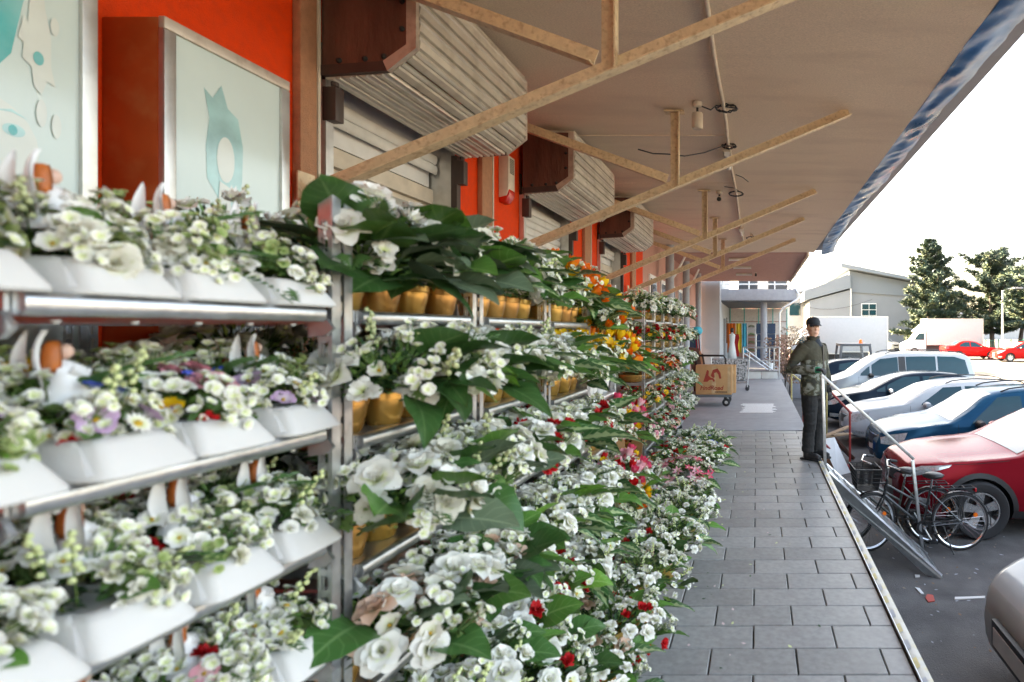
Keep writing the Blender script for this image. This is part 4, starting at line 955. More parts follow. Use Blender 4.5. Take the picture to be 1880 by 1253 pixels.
M['glove'] = mat('dark_grey_glove', (.03,.03,.032), .7); M['gcuff'] = mat('green_knit', (.02,.22,.12), .8, bump=.3, bscale=200)
gv = remesh(gl, 'glove', M['glove'], .0055, 2, MAN)
ck = MB(); ck.tube([WR-d*.045, WR-d*.0, WR+d*.045+up*.004], [.041,.040,.036], 14); ck.build('knit_cuff', M['gcuff'], gv, smooth=50)
g2 = MB(); e0 = Vector((.06,.26,.90))
g2.tube([e0, e0+Vector((.02,0,-.09))], [.036,.034], 12)
for i, o_ in enumerate((-.028,-.010,.010,.028)): p0 = e0+Vector((.02+o_*.2,o_*.8,-.085)); g2.tube([p0, p0+Vector((.012,0,-.035)), p0+Vector((.004,-.004,-.068))], [.012,.011,.009], 8)
g2.tube([e0+Vector((.045,-.012,-.03)), e0+Vector((.062,-.016,-.065)), e0+Vector((.058,-.018,-.09))], [.013,.012,.010], 8)
remesh(g2, 'glove', M['glove'], .0055, 2, MAN)
# ------------------------------------------------------------------ flower heads and leaves (shared meshes)
PC = {
 'white': petal_mat('white_petal', (.90,.88,.82), (.76,.82,.42)), 'cream': petal_mat('cream_petal', (.78,.75,.64), (.62,.66,.36)),
 'peach': petal_mat('peach_petal', (.80,.55,.42), (.75,.62,.42)), 'pink': petal_mat('pink_petal', (.80,.36,.42), (.78,.62,.62)),
 'rose': petal_mat('deep_pink_petal', (.72,.06,.14), (.8,.45,.48)), 'red': petal_mat('red_petal', (.58,.012,.016), (.30,.005,.01)),
 'orange': petal_mat('orange_petal', (.82,.16,.015), (.85,.42,.03)), 'yellow': petal_mat('yellow_petal', (.84,.50,.02), (.82,.36,.02)),
 'lilac': petal_mat('lilac_petal', (.62,.42,.62), (.72,.66,.70)), 'blue': petal_mat('blue_petal', (.05,.10,.55), (.4,.5,.75)),
 'green': petal_mat('green_petal', (.42,.50,.22), (.25,.36,.10)),
}
LM = {'dark': leaf_mat('dark_leaf', (.042,.12,.030), (.10,.20,.07)), 'mid': leaf_mat('green_leaf', (.085,.22,.04), (.19,.34,.10)),
      'bright': leaf_mat('bright_leaf', (.13,.30,.04), (.25,.42,.12)), 'sage': leaf_mat('sage_leaf', (.11,.16,.095), (.2,.26,.16), rough=.6),
      'vari': leaf_mat('variegated_leaf', (.045,.13,.040), (.40,.48,.24), .8)}
M['stem'] = mat('stem_green', (.10,.19,.05), .6, obj_var=.3)
M['fol'] = mat('small_foliage', (.035,.09,.028), .55, var=.5, scale=30, obj_var=.25)
M['fol2'] = mat('light_foliage', (.20,.34,.08), .55, var=.4, scale=30, obj_var=.25)
M['pollen'] = mat('pollen', (.55,.33,.03), .8)
def petal(m, ang, r0, L, wid, rise, curl, nu=3, nv=2, cup=.35, tip=.0, mi=0, z0=0, wav=0):
    """petal from radius r0, length L; rise: start angle above horizontal (rad); curl: bend outward"""
    ca, sa = math.cos(ang), math.sin(ang); pts = []; r = r0; z = z0; row = []
    prof = [(r0, z0)]; a = rise
    for i in range(nu):
        prof.append((prof[-1][0]+L/nu*math.cos(a), prof[-1][1]+L/nu*math.sin(a))); a -= curl/nu
    def fn(u, v):
        i = min(nu, int(round(u*nu))); rr, zz = prof[i]; t = (v-.5)*2
        w = wid*(math.sin(math.pi*(.18+.66*u)) if tip == 0 else max(.02, math.sin(math.pi*(.12+.88*u))**.8))
        side = t*w*.5; c = cup*abs(t)**2*w*.5
        rr2 = rr - c*math.sin(rise)*.8; zz2 = zz + c*math.cos(rise) + wav*math.sin(7*v+ang*3+u*4)*u
        return (rr2*ca - side*sa, rr2*sa + side*ca, zz2)
    m.grid(fn, nu, nv, mi)
MESH = {}
def reg(key, fn, mats, n=1):
    MESH[key] = []
    for k in range(n):
        random.seed(hash_(key)+k); m = MB(); fn(m); MESH[key].append(m.mesh(key, mats, smooth=True, fix=False))
def hash_(s): return sum(ord(c)*(i+3) for i, c in enumerate(s))
def f_rose(m):
    for ring, (n, r0, L, w, ri, cu) in enumerate(((3,.001,.024,.026,1.5,.0),(4,.003,.030,.032,1.25,.6),(5,.005,.036,.040,.85,.9),(6,.005,.042,.044,.35,1.0))):
        for k in range(n): petal(m, (k+rnd(-.15,.15))*math.tau/n+ring*.7, r0, L*rnd(.9,1.1), w, ri+rnd(-.1,.1), cu, 3, 2, .5, wav=.0025)
    petal(m, 0, .0, .02, .012, -1.3, 0, 1, 2, .2, mi=1); petal(m, 2, .0, .02, .012, -1.3, 0, 1, 2, .2, mi=1)
def f_carn(m):
    for k in range(22):
        a = rnd(0, math.tau); ri = rnd(.15,1.45); petal(m, a, .003, rnd(.024,.032), .022, ri, .5, 2, 3, -.2, wav=.005)
def f_lily(m):
    for k in range(6): petal(m, k*math.tau/6+rnd(-.1,.1), .004, .075*rnd(.92,1.05), .030 if k % 2 else .024, .95, 1.25, 4, 2, .45, tip=1)
    for k in range(5):
        a = k*math.tau/5; m.tube([(0,0,0),(.012*math.cos(a),.012*math.sin(a),.04)], .0011, 3, 1, cap=False); m.add([(.012*math.cos(a)+x,.012*math.sin(a)+y,.042) for x, y in ((-.004,0),(0,.002),(.004,0),(0,-.002))], [(0,1,2,3)], 1)
def f_tulip(m):
    for k in range(6): petal(m, k*math.tau/6, .006 if k % 2 else .008, .058, .034, 1.05 if k % 2 else .95, -.75, 4, 2, .5, tip=1)
    m.tube([(0,0,.002),(.004,0,-.09)], .003, 4, 1)
def f_daisy(m):
    for k in range(15): petal(m, k*math.tau/15+rnd(-.06,.06), .006, .024, .0085, .35+rnd(-.15,.15), .5, 2, 1, .2, tip=1)
    m.lathe([(.008,.0),(.007,.005),(.0,.008)], 7, mi=1)
def f_open(m):     # broad five-petal blossom
    for k in range(5): petal(m, k*math.tau/5+rnd(-.1,.1), .002, .034, .040, .75+rnd(-.2,.2), .7, 3, 2, .4, wav=.003)
    m.lathe([(.005,.004),(.004,.012),(.0,.014)], 6, mi=1)
def f_sprig(m):
    for k in range(12):
        a = rnd(0, math.tau); r = rnd(.005,.045); p = Vector((r*math.cos(a), r*math.sin(a), rnd(.01,.055)-r*.5))
        m.tube([(0,0,-.05), p], .0012, 3, 1, cap=False)
        t = MB(); s = rnd(.8,1.25)
        for j in range(5): petal(t, j*math.tau/5, .001, .0125*s, .0185*s, .6, .7, 2, 2, .45)
        R_ = Matrix.Rotation(rnd(-.7,.7), 3, 'X') @ Matrix.Rotation(rnd(-.7,.7), 3, 'Y')
        m.add([p+R_@Vector(v) for v in t.v], t.f, 0, t.uv)
    for k in range(5): petal(m, rnd(0,6.3), .005, .035, .016, rnd(-.2,.6), .5, 2, 2, .2, tip=1, mi=1, z0=-.02)
def f_buds(m):
    for k in range(10):
        z = k*.009; r = .010*(1-k/14); a = k*2.4; p = (r*math.cos(a), r*math.sin(a), z)
        m.lathe([(0,-.006),(.006,-.002),(.0055,.004),(0,.008)], 6, p)
    m.tube([(0,0,-.06),(0,0,.09)], .0016, 3, 1, cap=False)
def leafshape(m, L, w, heart, droop, fold, nu=7, nv=4, ser=0):
    def fn(u, v):
        t = (v-.5)*2; s = (math.sin(math.pi*u**(.62 if heart else .85))**(.75 if heart else .9)) if 0 < u < 1 else 0
        wd = w*.5*max(.015, s)*(1+ser*math.sin(u*44)*abs(t))
        x = L*u*math.cos(droop*u*.55) - (heart*L*.10*abs(t)**1.5*(1-u)**3); z = -L*u*math.sin(droop*u*.75)*.8 + abs(t)*wd*fold + .004*math.sin(u*13+t*2)*abs(t)
        return (x, t*wd, z)
    m.grid(fn, nu, nv)
    m.tube([(-.05,0,-.012),(0,0,0)], .0022, 4, cap=False)
def f_foliage(m, n=420, big=0):
    for k in range(n):
        a = rnd(0, math.tau); ph = rnd(-.25,1.0); c = math.sqrt(max(0,1-ph*ph)) if ph > 0 else 1; rr = rnd(.45,1.0)
        p = Vector((math.cos(a)*c, math.sin(a)*c, ph))*rr; d = (p+Vector((rnd(-.5,.5),rnd(-.5,.5),rnd(-.3,.6)))).normalized()
        L = rnd(.14,.30)*(1+big); w = L*rnd(.22,.45); sx = d.cross(Vector((rnd(-1,1),rnd(-1,1),1))).normalized(); up = sx.cross(d)
        q = p+d*L
        m.add([p, p+d*L*.5+sx*w*.5+up*.02, q, p+d*L*.5-sx*w*.5+up*.02, p+d*L*.5-up*.02], [(0,1,4),(1,2,4),(2,3,4),(3,0,4)], 0 if rnd(0,1) < .5 else 1)
def f_fern(m, n=13, L=.16):
    for s in (-1, 1):
        for k in range(n):
            u = (k+1)/(n+1); l = .035*math.sin(math.pi*min(1,u*.9+.12)); x = L*u
            m.add([(x,0,-.05*u*u),(x+.012,s*l*.5,-.05*u*u+.003),(x+.022,s*l,-.05*u*u-.004),(x+.006,s*l*.5,-.05*u*u-.001)], [(0,1,2,3)])
    m.tube([(0,0,0),(L*.5,0,-.0125),(L,0,-.05)], .0012, 3, cap=False)
VAR = {'rose':3,'carn':2,'lily':2,'tulip':1,'daisy':2,'open':2,'sprig':4,'buds':1}
FN = {'rose':f_rose,'carn':f_carn,'lily':f_lily,'tulip':f_tulip,'daisy':f_daisy,'open':f_open,'sprig':f_sprig,'buds':f_buds}
PLAIN = {'rose':'rose','carn':'carnation','lily':'lily','tulip':'tulip','daisy':'daisy','open':'blossom','sprig':'blossom_sprig','buds':'bud_spike'}
def head(kind, col):
    key = kind+'_'+col
    if key not in MESH:
        st = random.getstate()
        reg(key, FN[kind], [PC[col], M['pollen'] if kind in ('lily','daisy','open') else M['stem']], VAR[kind]); random.setstate(st)
    return random.choice(MESH[key])
for col in LM:
    reg('heart_'+col, lambda m: leafshape(m, .14, .122, 1, rnd(.1,.95), rnd(.1,.4), ser=.03), LM[col], 5)
    reg('lance_'+col, lambda m: leafshape(m, .18, .075, 0, rnd(.3,.95), .3), LM[col], 3)
reg('foliage', f_foliage, [M['fol'], M['fol2']], 4)
reg('fern', f_fern, LM['dark'], 2)
def aim(n, spin=None):
    return Vector(n).to_track_quat('Z', 'Y').to_matrix().to_4x4() @ Matrix.Rotation(rnd(0, math.tau) if spin is None else spin, 4, 'Z')
def aimx(d, roll=0):     # local +X along d, +Z roughly up
    d = Vector(d).normalized(); y = Vector((0,0,1)).cross(d); y = y.normalized() if y.length > 1e-4 else Vector((0,1,0)); z = d.cross(y)
    return Matrix((d, y, z)).transposed().to_4x4() @ Matrix.Rotation(roll, 4, 'X')

def bouquet(t, c, rad, pal, n, leaves=(), fol=1.0, ferns=0, lean=(0,0), size=1.0, front=None, avoid=None):
    """flower heads over an uneven dome; every head and every large leaf is a part"""
    rx, ry, rz = rad; c = Vector(c)
    put('foliage', random.choice(MESH['foliage']), t, kind='stuff', mtx=Matrix.Translation(c) @ Matrix.Rotation(rnd(0,6.3),4,'Z') @ Matrix.Diagonal((rx*.88*fol, ry*.88*fol, rz*.9*fol, 1)))
    tot = sum(p[2] for p in pal)
    ph0 = rnd(0, 6.3)
    for i in range(n):
        u = (i+.5)/n; zz = 1-1.12*u; rr = math.sqrt(max(0, 1-zz*zz)); a = ph0+i*2.399963+rnd(-.25,.25)
        d = Vector((rr*math.cos(a), rr*math.sin(a), zz)); 
        if front is not None and d.x < front: continue
        if avoid and math.hypot(d.x*rx+c.x-avoid[0], d.y*ry+c.y-avoid[1]) < avoid[2]: continue
        x = rnd(0, tot)
        for p in pal:
            x -= p[2]
            if x <= 0: break
        kind, col, wt, sz = p[:4]
        pos = c + Vector((d.x*rx, d.y*ry, d.z*rz))*rnd(.88,1.1) + Vector((lean[0], lean[1], 0))*d.z
        nrm = (Vector((d.x/rx, d.y/ry, d.z/rz)).normalized() + Vector((rnd(-.35,.35), rnd(-.35,.35), .35+rnd(-.2,.3)))).normalized()
        s = sz*size*rnd(.82,1.18)
        put(PLAIN[kind], head(kind, col), t, mtx=Matrix.Translation(pos) @ aim(nrm) @ Matrix.Scale(s, 4))
    for (kind, col, k, sz) in leaves:
        for i in range(k):
            a = rnd(0, math.tau); e = rnd(-.35,.55) if kind == 'lance' else rnd(-.25,.85)
            d = Vector((math.cos(a)*math.cos(e), math.sin(a)*math.cos(e), math.sin(e)))
            if front is not None and d.x < front: d.x = -d.x
            q = rnd(.75,1.0); pos = c + Vector((d.x*rx*q, d.y*ry*q, d.z*rz*q))
            put('leaf', random.choice(MESH[kind+'_'+col]), t, mtx=Matrix.Translation(pos) @ aimx((d.x, d.y, d.z*.5+rnd(-.1,.35)), rnd(-.6,.6)) @ Matrix.Scale(sz*rnd(.75,1.2), 4))
    for i in range(ferns):
        a = rnd(0, math.tau); d = Vector((math.cos(a), math.sin(a), rnd(.0,.7)))
        if front is not None and d.x < front: d.x = -d.x
        put('fern', random.choice(MESH['fern']), t, mtx=Matrix.Translation(c+Vector((d.x*rx*.25, d.y*ry*.25, d.z*rz*.7+.01))) @ aimx(d, rnd(-.5,.5)) @ Matrix.Scale(rnd(.8,1.3), 4))
# pots
def pot_mesh(r, h, name='pot', m='gold', rim=1.06):
    return MB().lathe([(0,0),(r*.72,0),(r*.78,.006),(r*.96,h*.55),(r,h*.74),(r,h*.78),(r*rim,h*.80),(r*rim,h),(r*.94,h),(r*.90,h*.9),(0,h*.88)], 20).mesh(name, M[m], smooth=35)
POT = {'small': pot_mesh(.052,.085), 'mid': pot_mesh(.075,.11), 'bowl': MB().lathe([(0,0),(.09,0),(.11,.012),(.145,.05),(.155,.075),(.15,.085),(.14,.078),(0,.07)], 24).mesh('bowl', M['gold'], smooth=35),
       'vase': MB().lathe([(0,0),(.045,0),(.05,.01),(.075,.15),(.085,.20),(.078,.205),(.068,.15),(0,.14)], 18).mesh('vase', M['white'], smooth=35)}
PAL = {
 'white': [('rose','white',4,1.0),('sprig','white',3.5,.95),('open','white',3,.8),('carn','white',1.5,.9),('buds','white',1,.9),('rose','cream',1.2,.85)],
 'whitebig': [('rose','white',5,1.15),('sprig','white',4,1.0),('carn','white',2,1.0),('open','white',2,.9),('rose','cream',1.5,1.1),('buds','cream',1,1)],
 'whitered': [('rose','white',4,1.1),('sprig','white',5,1),('carn','red',2.4,1.1),('open','white',2,.9)],
 'whitepeach': [('rose','white',3,1.2),('sprig','white',4,1),('rose','peach',2.6,1.0),('open','cream',2,.9)],
 'tulip': [('tulip','orange',3,1.0),('tulip','yellow',3,1.0),('sprig','white',4,.9),('open','white',1,.7)],
 'yellow': [('lily','yellow',3,.95),('sprig','white',4,.9),('open','white',2,.8),('tulip','yellow',1,1)],
 'pinktulip': [('tulip','rose',2.4,1),('tulip','pink',2,1),('tulip','red',1,1),('sprig','white',3,.9),('tulip','yellow',1.4,.9)],
 'fire': [('carn','red',2,.9),('rose','orange',3,.75),('rose','peach',2,.7),('sprig','white',2,.8),('daisy','yellow',1,.9)],
 'redyellow': [('carn','red',3,1.0),('daisy','yellow',3,1.1),('sprig','white',2,.8),('rose','peach',1.5,.7)],
 'pinkwhite': [('rose','pink',3,.7),('sprig','white',3,.9),('carn','red',1.2,.9),('rose','peach',2,.7),('lily','pink',.7,.7)],
 'dense': [('rose','white',5,.72),('sprig','white',3.5,.9),('carn','white',1.5,.7),('rose','cream',2,.7),('buds','white',2,.8),('open','white',2,.65)],
 'densered': [('rose','white',5,.75),('sprig','white',3,.9),('carn','red',3.2,.95),('rose','peach',.8,.8),('rose','cream',1,.7)],
 'lilac': [('daisy','lilac',3,1.0),('sprig','white',4,.9),('rose','white',2,.7),('rose','cream',1,.7),('rose','yellow',.4,.8)],
 'pinklily': [('lily','pink',4,1.0),('lily','rose',2,.9),('rose','pink',2,.8),('sprig','white',3,.9)],
 'whitelily': [('lily','white',2,1.1),('rose','white',3,.9),('sprig','cream',3,1)],
 'multi': [('daisy','yellow',2,1.1),('daisy','white',3,1.1),('carn','red',1.4,.9),('rose','peach',1.4,.7),('daisy','lilac',1.5,1),('sprig','white',3,.8)],
 'blue': [('open','blue',1.6,.7),('daisy','white',4,1.1),('sprig','white',4,.9),('rose','white',1.5,.7)],
 'whiteorange': [('open','white',4,.9),('sprig','white',4,.9),('rose','orange',.8,.7),('lily','white',1,.8),('daisy','yellow',.6,1)],
}
PWORD = {'white':'white roses','whitebig':'large white roses','whitered':'white roses with red carnations','whitepeach':'white and peach roses','tulip':'orange and yellow tulips',
 'yellow':'yellow lilies','pinktulip':'pink and red tulips','fire':'red and orange blooms','redyellow':'red and yellow blooms','pinkwhite':'small pink and white roses','dense':'dense small white roses',
 'densered':'small white roses with red carnations','lilac':'lilac daisies and white blossom','pinklily':'pink lilies','whitelily':'white lilies','multi':'mixed yellow, red and white blooms','blue':'blue and white blossom','whiteorange':'white blossom dotted with orange'}

# ------------------------------------------------------------------ trolleys
D_, WY, HT = 1.35, .565, 1.90
pm = MB()
for z in range(int(HT/.05)):
    pm.box((-.030,-.0016,z*.05),(-.0015,.0016,z*.05+.016))
pm.box((-.030,-.0017,0),(-.023,.0017,HT)); pm.box((-.008,-.0017,0),(-.0012,.0017,HT)); pm.box((-.0195,-.0017,0),(-.0165,.0017,HT))
pm.box((-.0010,-.0017,0),(.0012,.024,HT)); pm.box((-.030,-.0019,HT-.06),(-.0015,.0019,HT))
POST = pm.mesh('post', M['zinc'])
pm2 = MB(); pm2.v = [(x, -y, z) for x, y, z in pm.v]; pm2.f = pm.f; pm2.mi = pm.mi; pm2.uv = pm.uv
POSTM = pm2.mesh('post', M['zinc'])
sh = MB().box((-D_/2+.01,-WY/2+.03,-.004),(D_/2-.01,WY/2-.03,0)); SHELF = sh.mesh('shelf', M['zincdark'])
lp = MB().prism([(0,0),(.012,-.002),(.017,-.010),(.017,-.026),(.010,-.033),(0,-.033)], -WY/2+.028, WY/2-.028, 'y'); LIP = lp.mesh('shelf_lip', M['zinc'], smooth=50)
sl = MB().box((-D_/2+.02,-.004,-.03),(D_/2-.01,.004,.002)); SIDE = sl.mesh('shelf_side', M['zinc'])
HOOK = MB().prism([(-.02,-.03),(.02,-.025),(.035,-.01),(.02,.01),(-.02,.012)], -.004, .004, 'y').mesh('hook', M['zinc'])
RIV = MB().lathe([(0,-.005),(.004,-.004),(.0055,0)], 8).mesh('rivet', M['white'], smooth=True)
CAST = MB().lathe([(0,-.015),(.045,-.015),(.05,-.008),(.05,.008),(.045,.015),(0,.015)], 16, axis='y').mesh('castor', M['rubber'], smooth=40)
def trolley(xf, y0, shelves, label):
    t = thing('flower_trolley', label, 'trolley', (xf-D_/2, y0+WY/2, 0), 0, 'galvanised flower trolleys along the wall')
    for sx in (-1, 1):
        for sy in (-1, 1):
            o = put('post', POST if sy > 0 else POSTM, t, loc=(sx*D_/2, sy*WY/2, .12))
            if sx < 0: o.rotation_euler = (0, 0, math.pi); o.data = POSTM if sy > 0 else POST
            o.scale.z = (HT-.12)/HT
            put('castor', CAST, t, loc=(sx*(D_/2-.06), sy*(WY/2-.06), .052))
    MB().box((-D_/2,-WY/2,.12),(D_/2,WY/2,.15)).build('base', M['zincdark'], t, bevel=.004)
    for z in shelves:
        s = put('shelf', SHELF, t, loc=(0, 0, z))
        put('shelf_lip', LIP, s, loc=(D_/2-.008, 0, .002)); 
        for sy in (-1, 1):
            put('shelf_side', SIDE, s, loc=(0, sy*(WY/2-.025), 0)); put('hook', HOOK, s, loc=(D_/2-.02, sy*(WY/2-.013), -.035))
        for k in range(5): put('rivet', RIV, s, loc=(D_/2-.02, -.2+k*.1, -.036))
    return t
XF1, XF2 = -.94, -1.19
CT = [  # front edge x, near end y, shelf heights, name
 (XF1, .70, [1.65,1.39,1.145,.90,.64,.38], 'nearest trolley'),
 (XF1, 1.325, [1.645,1.35,1.045,.74,.42], 'second trolley'),
 (XF1, 1.96, [1.645,1.33,1.02,.70,.38], 'third trolley'),
 (XF1, 2.60, [1.64,1.28,.96,.64,.34], 'fourth trolley'),
 (XF1, 3.22, [1.52,1.20,.88,.56,.28], 'fifth trolley'),
 (XF2, 6.06, [1.715,1.38,1.04,.70,.33], 'sixth trolley'),
 (XF2, 6.69, [1.70,1.36,1.02,.68,.33], 'seventh trolley'),
 (XF2, 7.33, [1.71,1.37,1.03,.69,.33], 'eighth trolley'),
 (XF2, 8.00, [1.70,1.36,1.02,.68,.33], 'ninth trolley'),
 (XF2, 8.66, [1.70,1.36,1.02,.68,.33], 'tenth trolley'),
]
WHICH = ['holding white trays with angels', 'with golden pots, first beyond the bright post', 'with white roses and variegated leaves', 'with yellow flowers and tulips', 'with white vases, before the cardboard', 'its slotted near end bare beside the cardboard',
         'behind the bare ended one', 'third behind the cardboard gap', 'fourth behind the cardboard gap', 'last of the row, by the box cart']
ORD = ['top','second','third','fourth','fifth','sixth']
NTH = ['first','second','third','fourth','fifth','sixth']
for i, (x, y, s, nm) in enumerate(CT): trolley(x, y, s, 'galvanised flower trolley %s' % WHICH[i])

# pots on the first-row trolleys
GP = 'potted arrangements on the trolleys'
def potted(kind, loc, label, pal, rad, n, leaves, lift=.03, shift=.0, group=GP, **k):
    t = thing('flower_arrangement', label, 'flowers', loc, 0, group)
    me = POT[kind]; put({'bowl':'bowl','vase':'vase'}.get(kind, 'pot'), me, t)
    h = {'small':.085,'mid':.11,'bowl':.08,'vase':.2}[kind]
    bouquet(t, (shift, 0, h+lift), rad, PAL[pal], n, leaves, **k)
    return t
PLAN = {  # trolley: per shelf palette and leaves
 1: [('whitebig',[('heart','sage',4,1.05),('heart','dark',4,1.1),('heart','mid',3,1.05)]), ('whitebig',[('heart','bright',2,.9),('heart','dark',4,1),('lance','dark',2,1)]),
     ('whitebig',[('heart','mid',4,1),('heart','dark',5,1.05),('heart','sage',2,1)]), ('whitepeach',[('heart','dark',4,1.05),('heart','mid',3,1),('heart','sage',2,1)]), ('white',[('heart','dark',3,1),('lance','mid',2,1)])],
 2: [('white',[('heart','mid',3,1.05),('lance','vari',3,1.0),('heart','dark',2,1)]), ('white',[('heart','mid',3,1.1),('lance','vari',3,1.1)]), ('whitered',[('lance','vari',3,1.15),('heart','mid',1,1.1),('heart','mid',2,.9)]),
     ('white',[('lance','vari',3,1.1),('heart','bright',1,1),('heart','mid',2,.9)]), ('whitered',[('heart','bright',2,.9),('heart','mid',2,.9)])],
 3: [('tulip',[('lance','vari',3,1.2),('heart','mid',3,1.1)]), ('yellow',[('lance','vari',3,1.2),('heart','mid',3,1.1)]), ('whitered',[('lance','vari',3,1.2),('heart','mid',2,1)]), ('white',[('lance','vari',3,1.1),('heart','mid',2,.9)]), ('white',[('lance','vari',3,1.1),('heart','mid',2,.9)])],
 4: [('tulip',[('heart','mid',3,1.0),('lance','vari',2,1)]), ('tulip',[('lance','mid',3,.9),('lance','vari',2,1)]), ('pinktulip',[('lance','mid',3,.9)]), ('pinktulip',[('lance','mid',3,.9),('lance','vari',2,1)]), ('tulip',[('lance','mid',3,.9)])],
}
random.seed(21)
for c, shelves in PLAN.items():
    xf, y0, zs, nm = CT[c]
    for si, z in enumerate(zs):
        pal, lv = shelves[si]
        gap = (zs[si-1]-z-.05) if si else .5
        npot = 4
        for k in range(npot):
            y = y0+.075+k*(WY-.15)/(npot-1)
            pk = 'vase' if (c == 4 and si in (1, 4)) else 'small'
            hz = min(.165, (gap-.10)*.78) if si else .16
            potted(pk, (xf-.075+rnd(-.01,.01), y, z), '%s, %s shelf of the %s, %s pot' % (PWORD[pal], ORD[si], nm, NTH[k]), pal,
                   (.20 if si else .15, .11, hz), (12 if (c == 1 and si == 0) else 34 if c < 3 else 30), (lv+lv[:2] if (c == 1 and si == 0) else lv), lift=.035, shift=.085 if si else .03, ferns=2, lean=(.03,0), front=-.55)
        if si < 3:
            for k in range(2):
                y = y0+.15+k*.27
                potted('mid', (xf-.42, y, z), 'rear %s, %s shelf of the %s, %s one' % (PWORD[pal], ORD[si], nm, ('nearer','farther')[k]), pal,
                       (.13,.14,min(.15,gap*.5)), 12, lv[:1], lift=.03)
# second-row trolleys: wide golden bowls
PLAN2 = {5: ['white','redyellow','fire','redyellow','pinkwhite'], 6: ['whiteorange','multi','fire','pinkwhite','multi'], 7: ['whitered','redyellow','white','multi','pinkwhite'],
         8: ['fire','white','white','white','whitered'], 9: ['whitered','whiteorange','white','white','white']}
for c, pals in PLAN2.items():
    xf, y0, zs, nm = CT[c]
    for si, z in enumerate(zs):
        pal = pals[si]; gap = (zs[si-1]-z-.05) if si else .5
        for k in range(2):
            lv = [('heart','dark',3,.62),('heart','mid',3,.6)]
            potted('bowl', (xf-.17, y0+.145+k*.275, z), 'bowl of %s, %s shelf of %s, %s one' % (PWORD[pal], ORD[si], nm, ('nearer','farther')[k]), pal,
                   (.27,.18,min(.16,gap*.52)), 54 if c == 5 else 42, lv+[('heart','mid',3,.6),('lance','dark',2,.7)], lift=.06, shift=.13 if (c, k) != (5, 0) else .05, size=1.0, front=-.6)
        if c == 5 and si < 4:
            potted('bowl', (xf-.62, y0+.16, z), 'bowl of %s, deep on %s shelf of %s' % (PWORD[pal], ORD[si], nm), pal, (.2,.14,min(.13,gap*.45)), 22, [('heart','dark',4,.8)], lift=.04)

# arrangements standing on the slabs
FLOOR = [ # x, y, palette, radius, n
 (-.70,2.22,'dense',.25),(-.66,2.52,'densered',.25),(-.74,2.86,'dense',.25),(-.63,3.12,'dense',.26),(-.72,3.42,'densered',.23),(-.60,3.68,'dense',.26),(-.78,3.92,'dense',.24),(-.58,4.14,'dense',.25),
 (-.82,4.36,'lilac',.25),(-.55,4.58,'white',.23),(-.95,4.62,'lilac',.22),
 (-1.08,5.52,'whitelily',.22),(-.72,5.60,'pinklily',.28),(-.98,6.02,'multi',.22),(-.62,6.02,'whiteorange',.27),(-.92,6.42,'whitered',.22),(-.60,6.50,'whitered',.26),(-.94,6.84,'multi',.22),(-.60,6.98,'blue',.26),(-.92,7.3,'white',.22),(-.7,7.5,'white',.24)]
for i, (x, y, pal, r) in enumerate(FLOOR):
    near = y < 5
    lab = 'floor pot of %s, %s' % (PWORD[pal], ('%s from front in near row' % (['first','second','third','fourth','fifth','sixth','seventh','eighth','ninth','tenth','eleventh'][i]) if near else '%s in the far group' % (['first','second','third','fourth','fifth','sixth','seventh','eighth','ninth','tenth'][i-11])))
    potted('mid', (x, y, 0), lab, pal, (r, r*.86, .15 if near else .13), 62 if near else 44, [('lance','vari',4,1.0),('heart','mid',4,.75),('lance','mid',3,.9),('heart','dark',3,.75)],
           lift=.13 if near else .09, ferns=3, group='flower pots standing on the walkway', size=.95)
# tall stack filling the near foot of the first row
for i, (x, y, pal) in enumerate(((-.86,1.75,'white'),(-.84,2.1,'whitered'))):
    potted('mid', (x, y, 0), 'low pot of %s at the foot of the trolleys, %s one' % (PWORD[pal], ('nearer','farther')[i]), pal, (.22,.2,.2), 50, [('heart','mid',3,1),('heart','dark',4,1),('lance','dark',3,1)], lift=.2, ferns=3, group='flower pots standing on the walkway')

# ------------------------------------------------------------------ nearest trolley: white foam trays with angels
def tray_mesh():
    m = MB(); hx, hy = .205, .079; n = 40; prof = [(1.0,0),(1.01,.004),(1.0,.010),(.90,.046),(.87,.053),(.80,.056),(.75,.05),(0,.048)]
    def P(a, k, h):
        ca, sa = math.cos(a), math.sin(a); e = .26
        x = hx*math.copysign(abs(ca)**e, ca); y = hy*math.copysign(abs(sa)**e, sa)
        ins = (1-k)*.26
        dent = 1 - .12*math.exp(-((a-1.0)/.09)**2)*(h > .02) - .10*math.exp(-((a-5.5)/.1)**2)*(h > .02)
        sx = (hx-ins)/hx if k > 0 else 0; sy = (hy-ins*.55)/hy if k > 0 else 0
        return (x*sx*dent, y*sy*dent, h)
    vs = [P(k*math.tau/n, r, h) for k in range(n) for r, h in prof]; q = len(prof)
    fs = [(k*q+j, ((k+1) % n)*q+j, ((k+1) % n)*q+j+1, k*q+j+1) for k in range(n) for j in range(q-1)] + [tuple(k*q for k in range(n))]
    return m.add(vs, fs).mesh('tray', M['foam'], smooth=50)
TRAY = tray_mesh()
M['porcelain'] = mat('white_porcelain', (.82,.81,.80), .3, var=.03)
M['hair'] = mat('orange_brown_hair', (.50,.13,.025), .5, var=.45, scale=60, stretch=(1,1,.25))
M['face'] = mat('painted_face', (.72,.46,.36), .45)
ab = MB().lathe([(0,0),(.030,0),(.031,.008),(.024,.03),(.019,.05),(.020,.060),(.012,.068),(.006,.072),(0,.074)], 16)
for k, (x, y, z) in enumerate(ab.v): ab.v[k] = (x*1.15+.008*math.sin(z*40), y*(1-.1*(z > .05)), z)
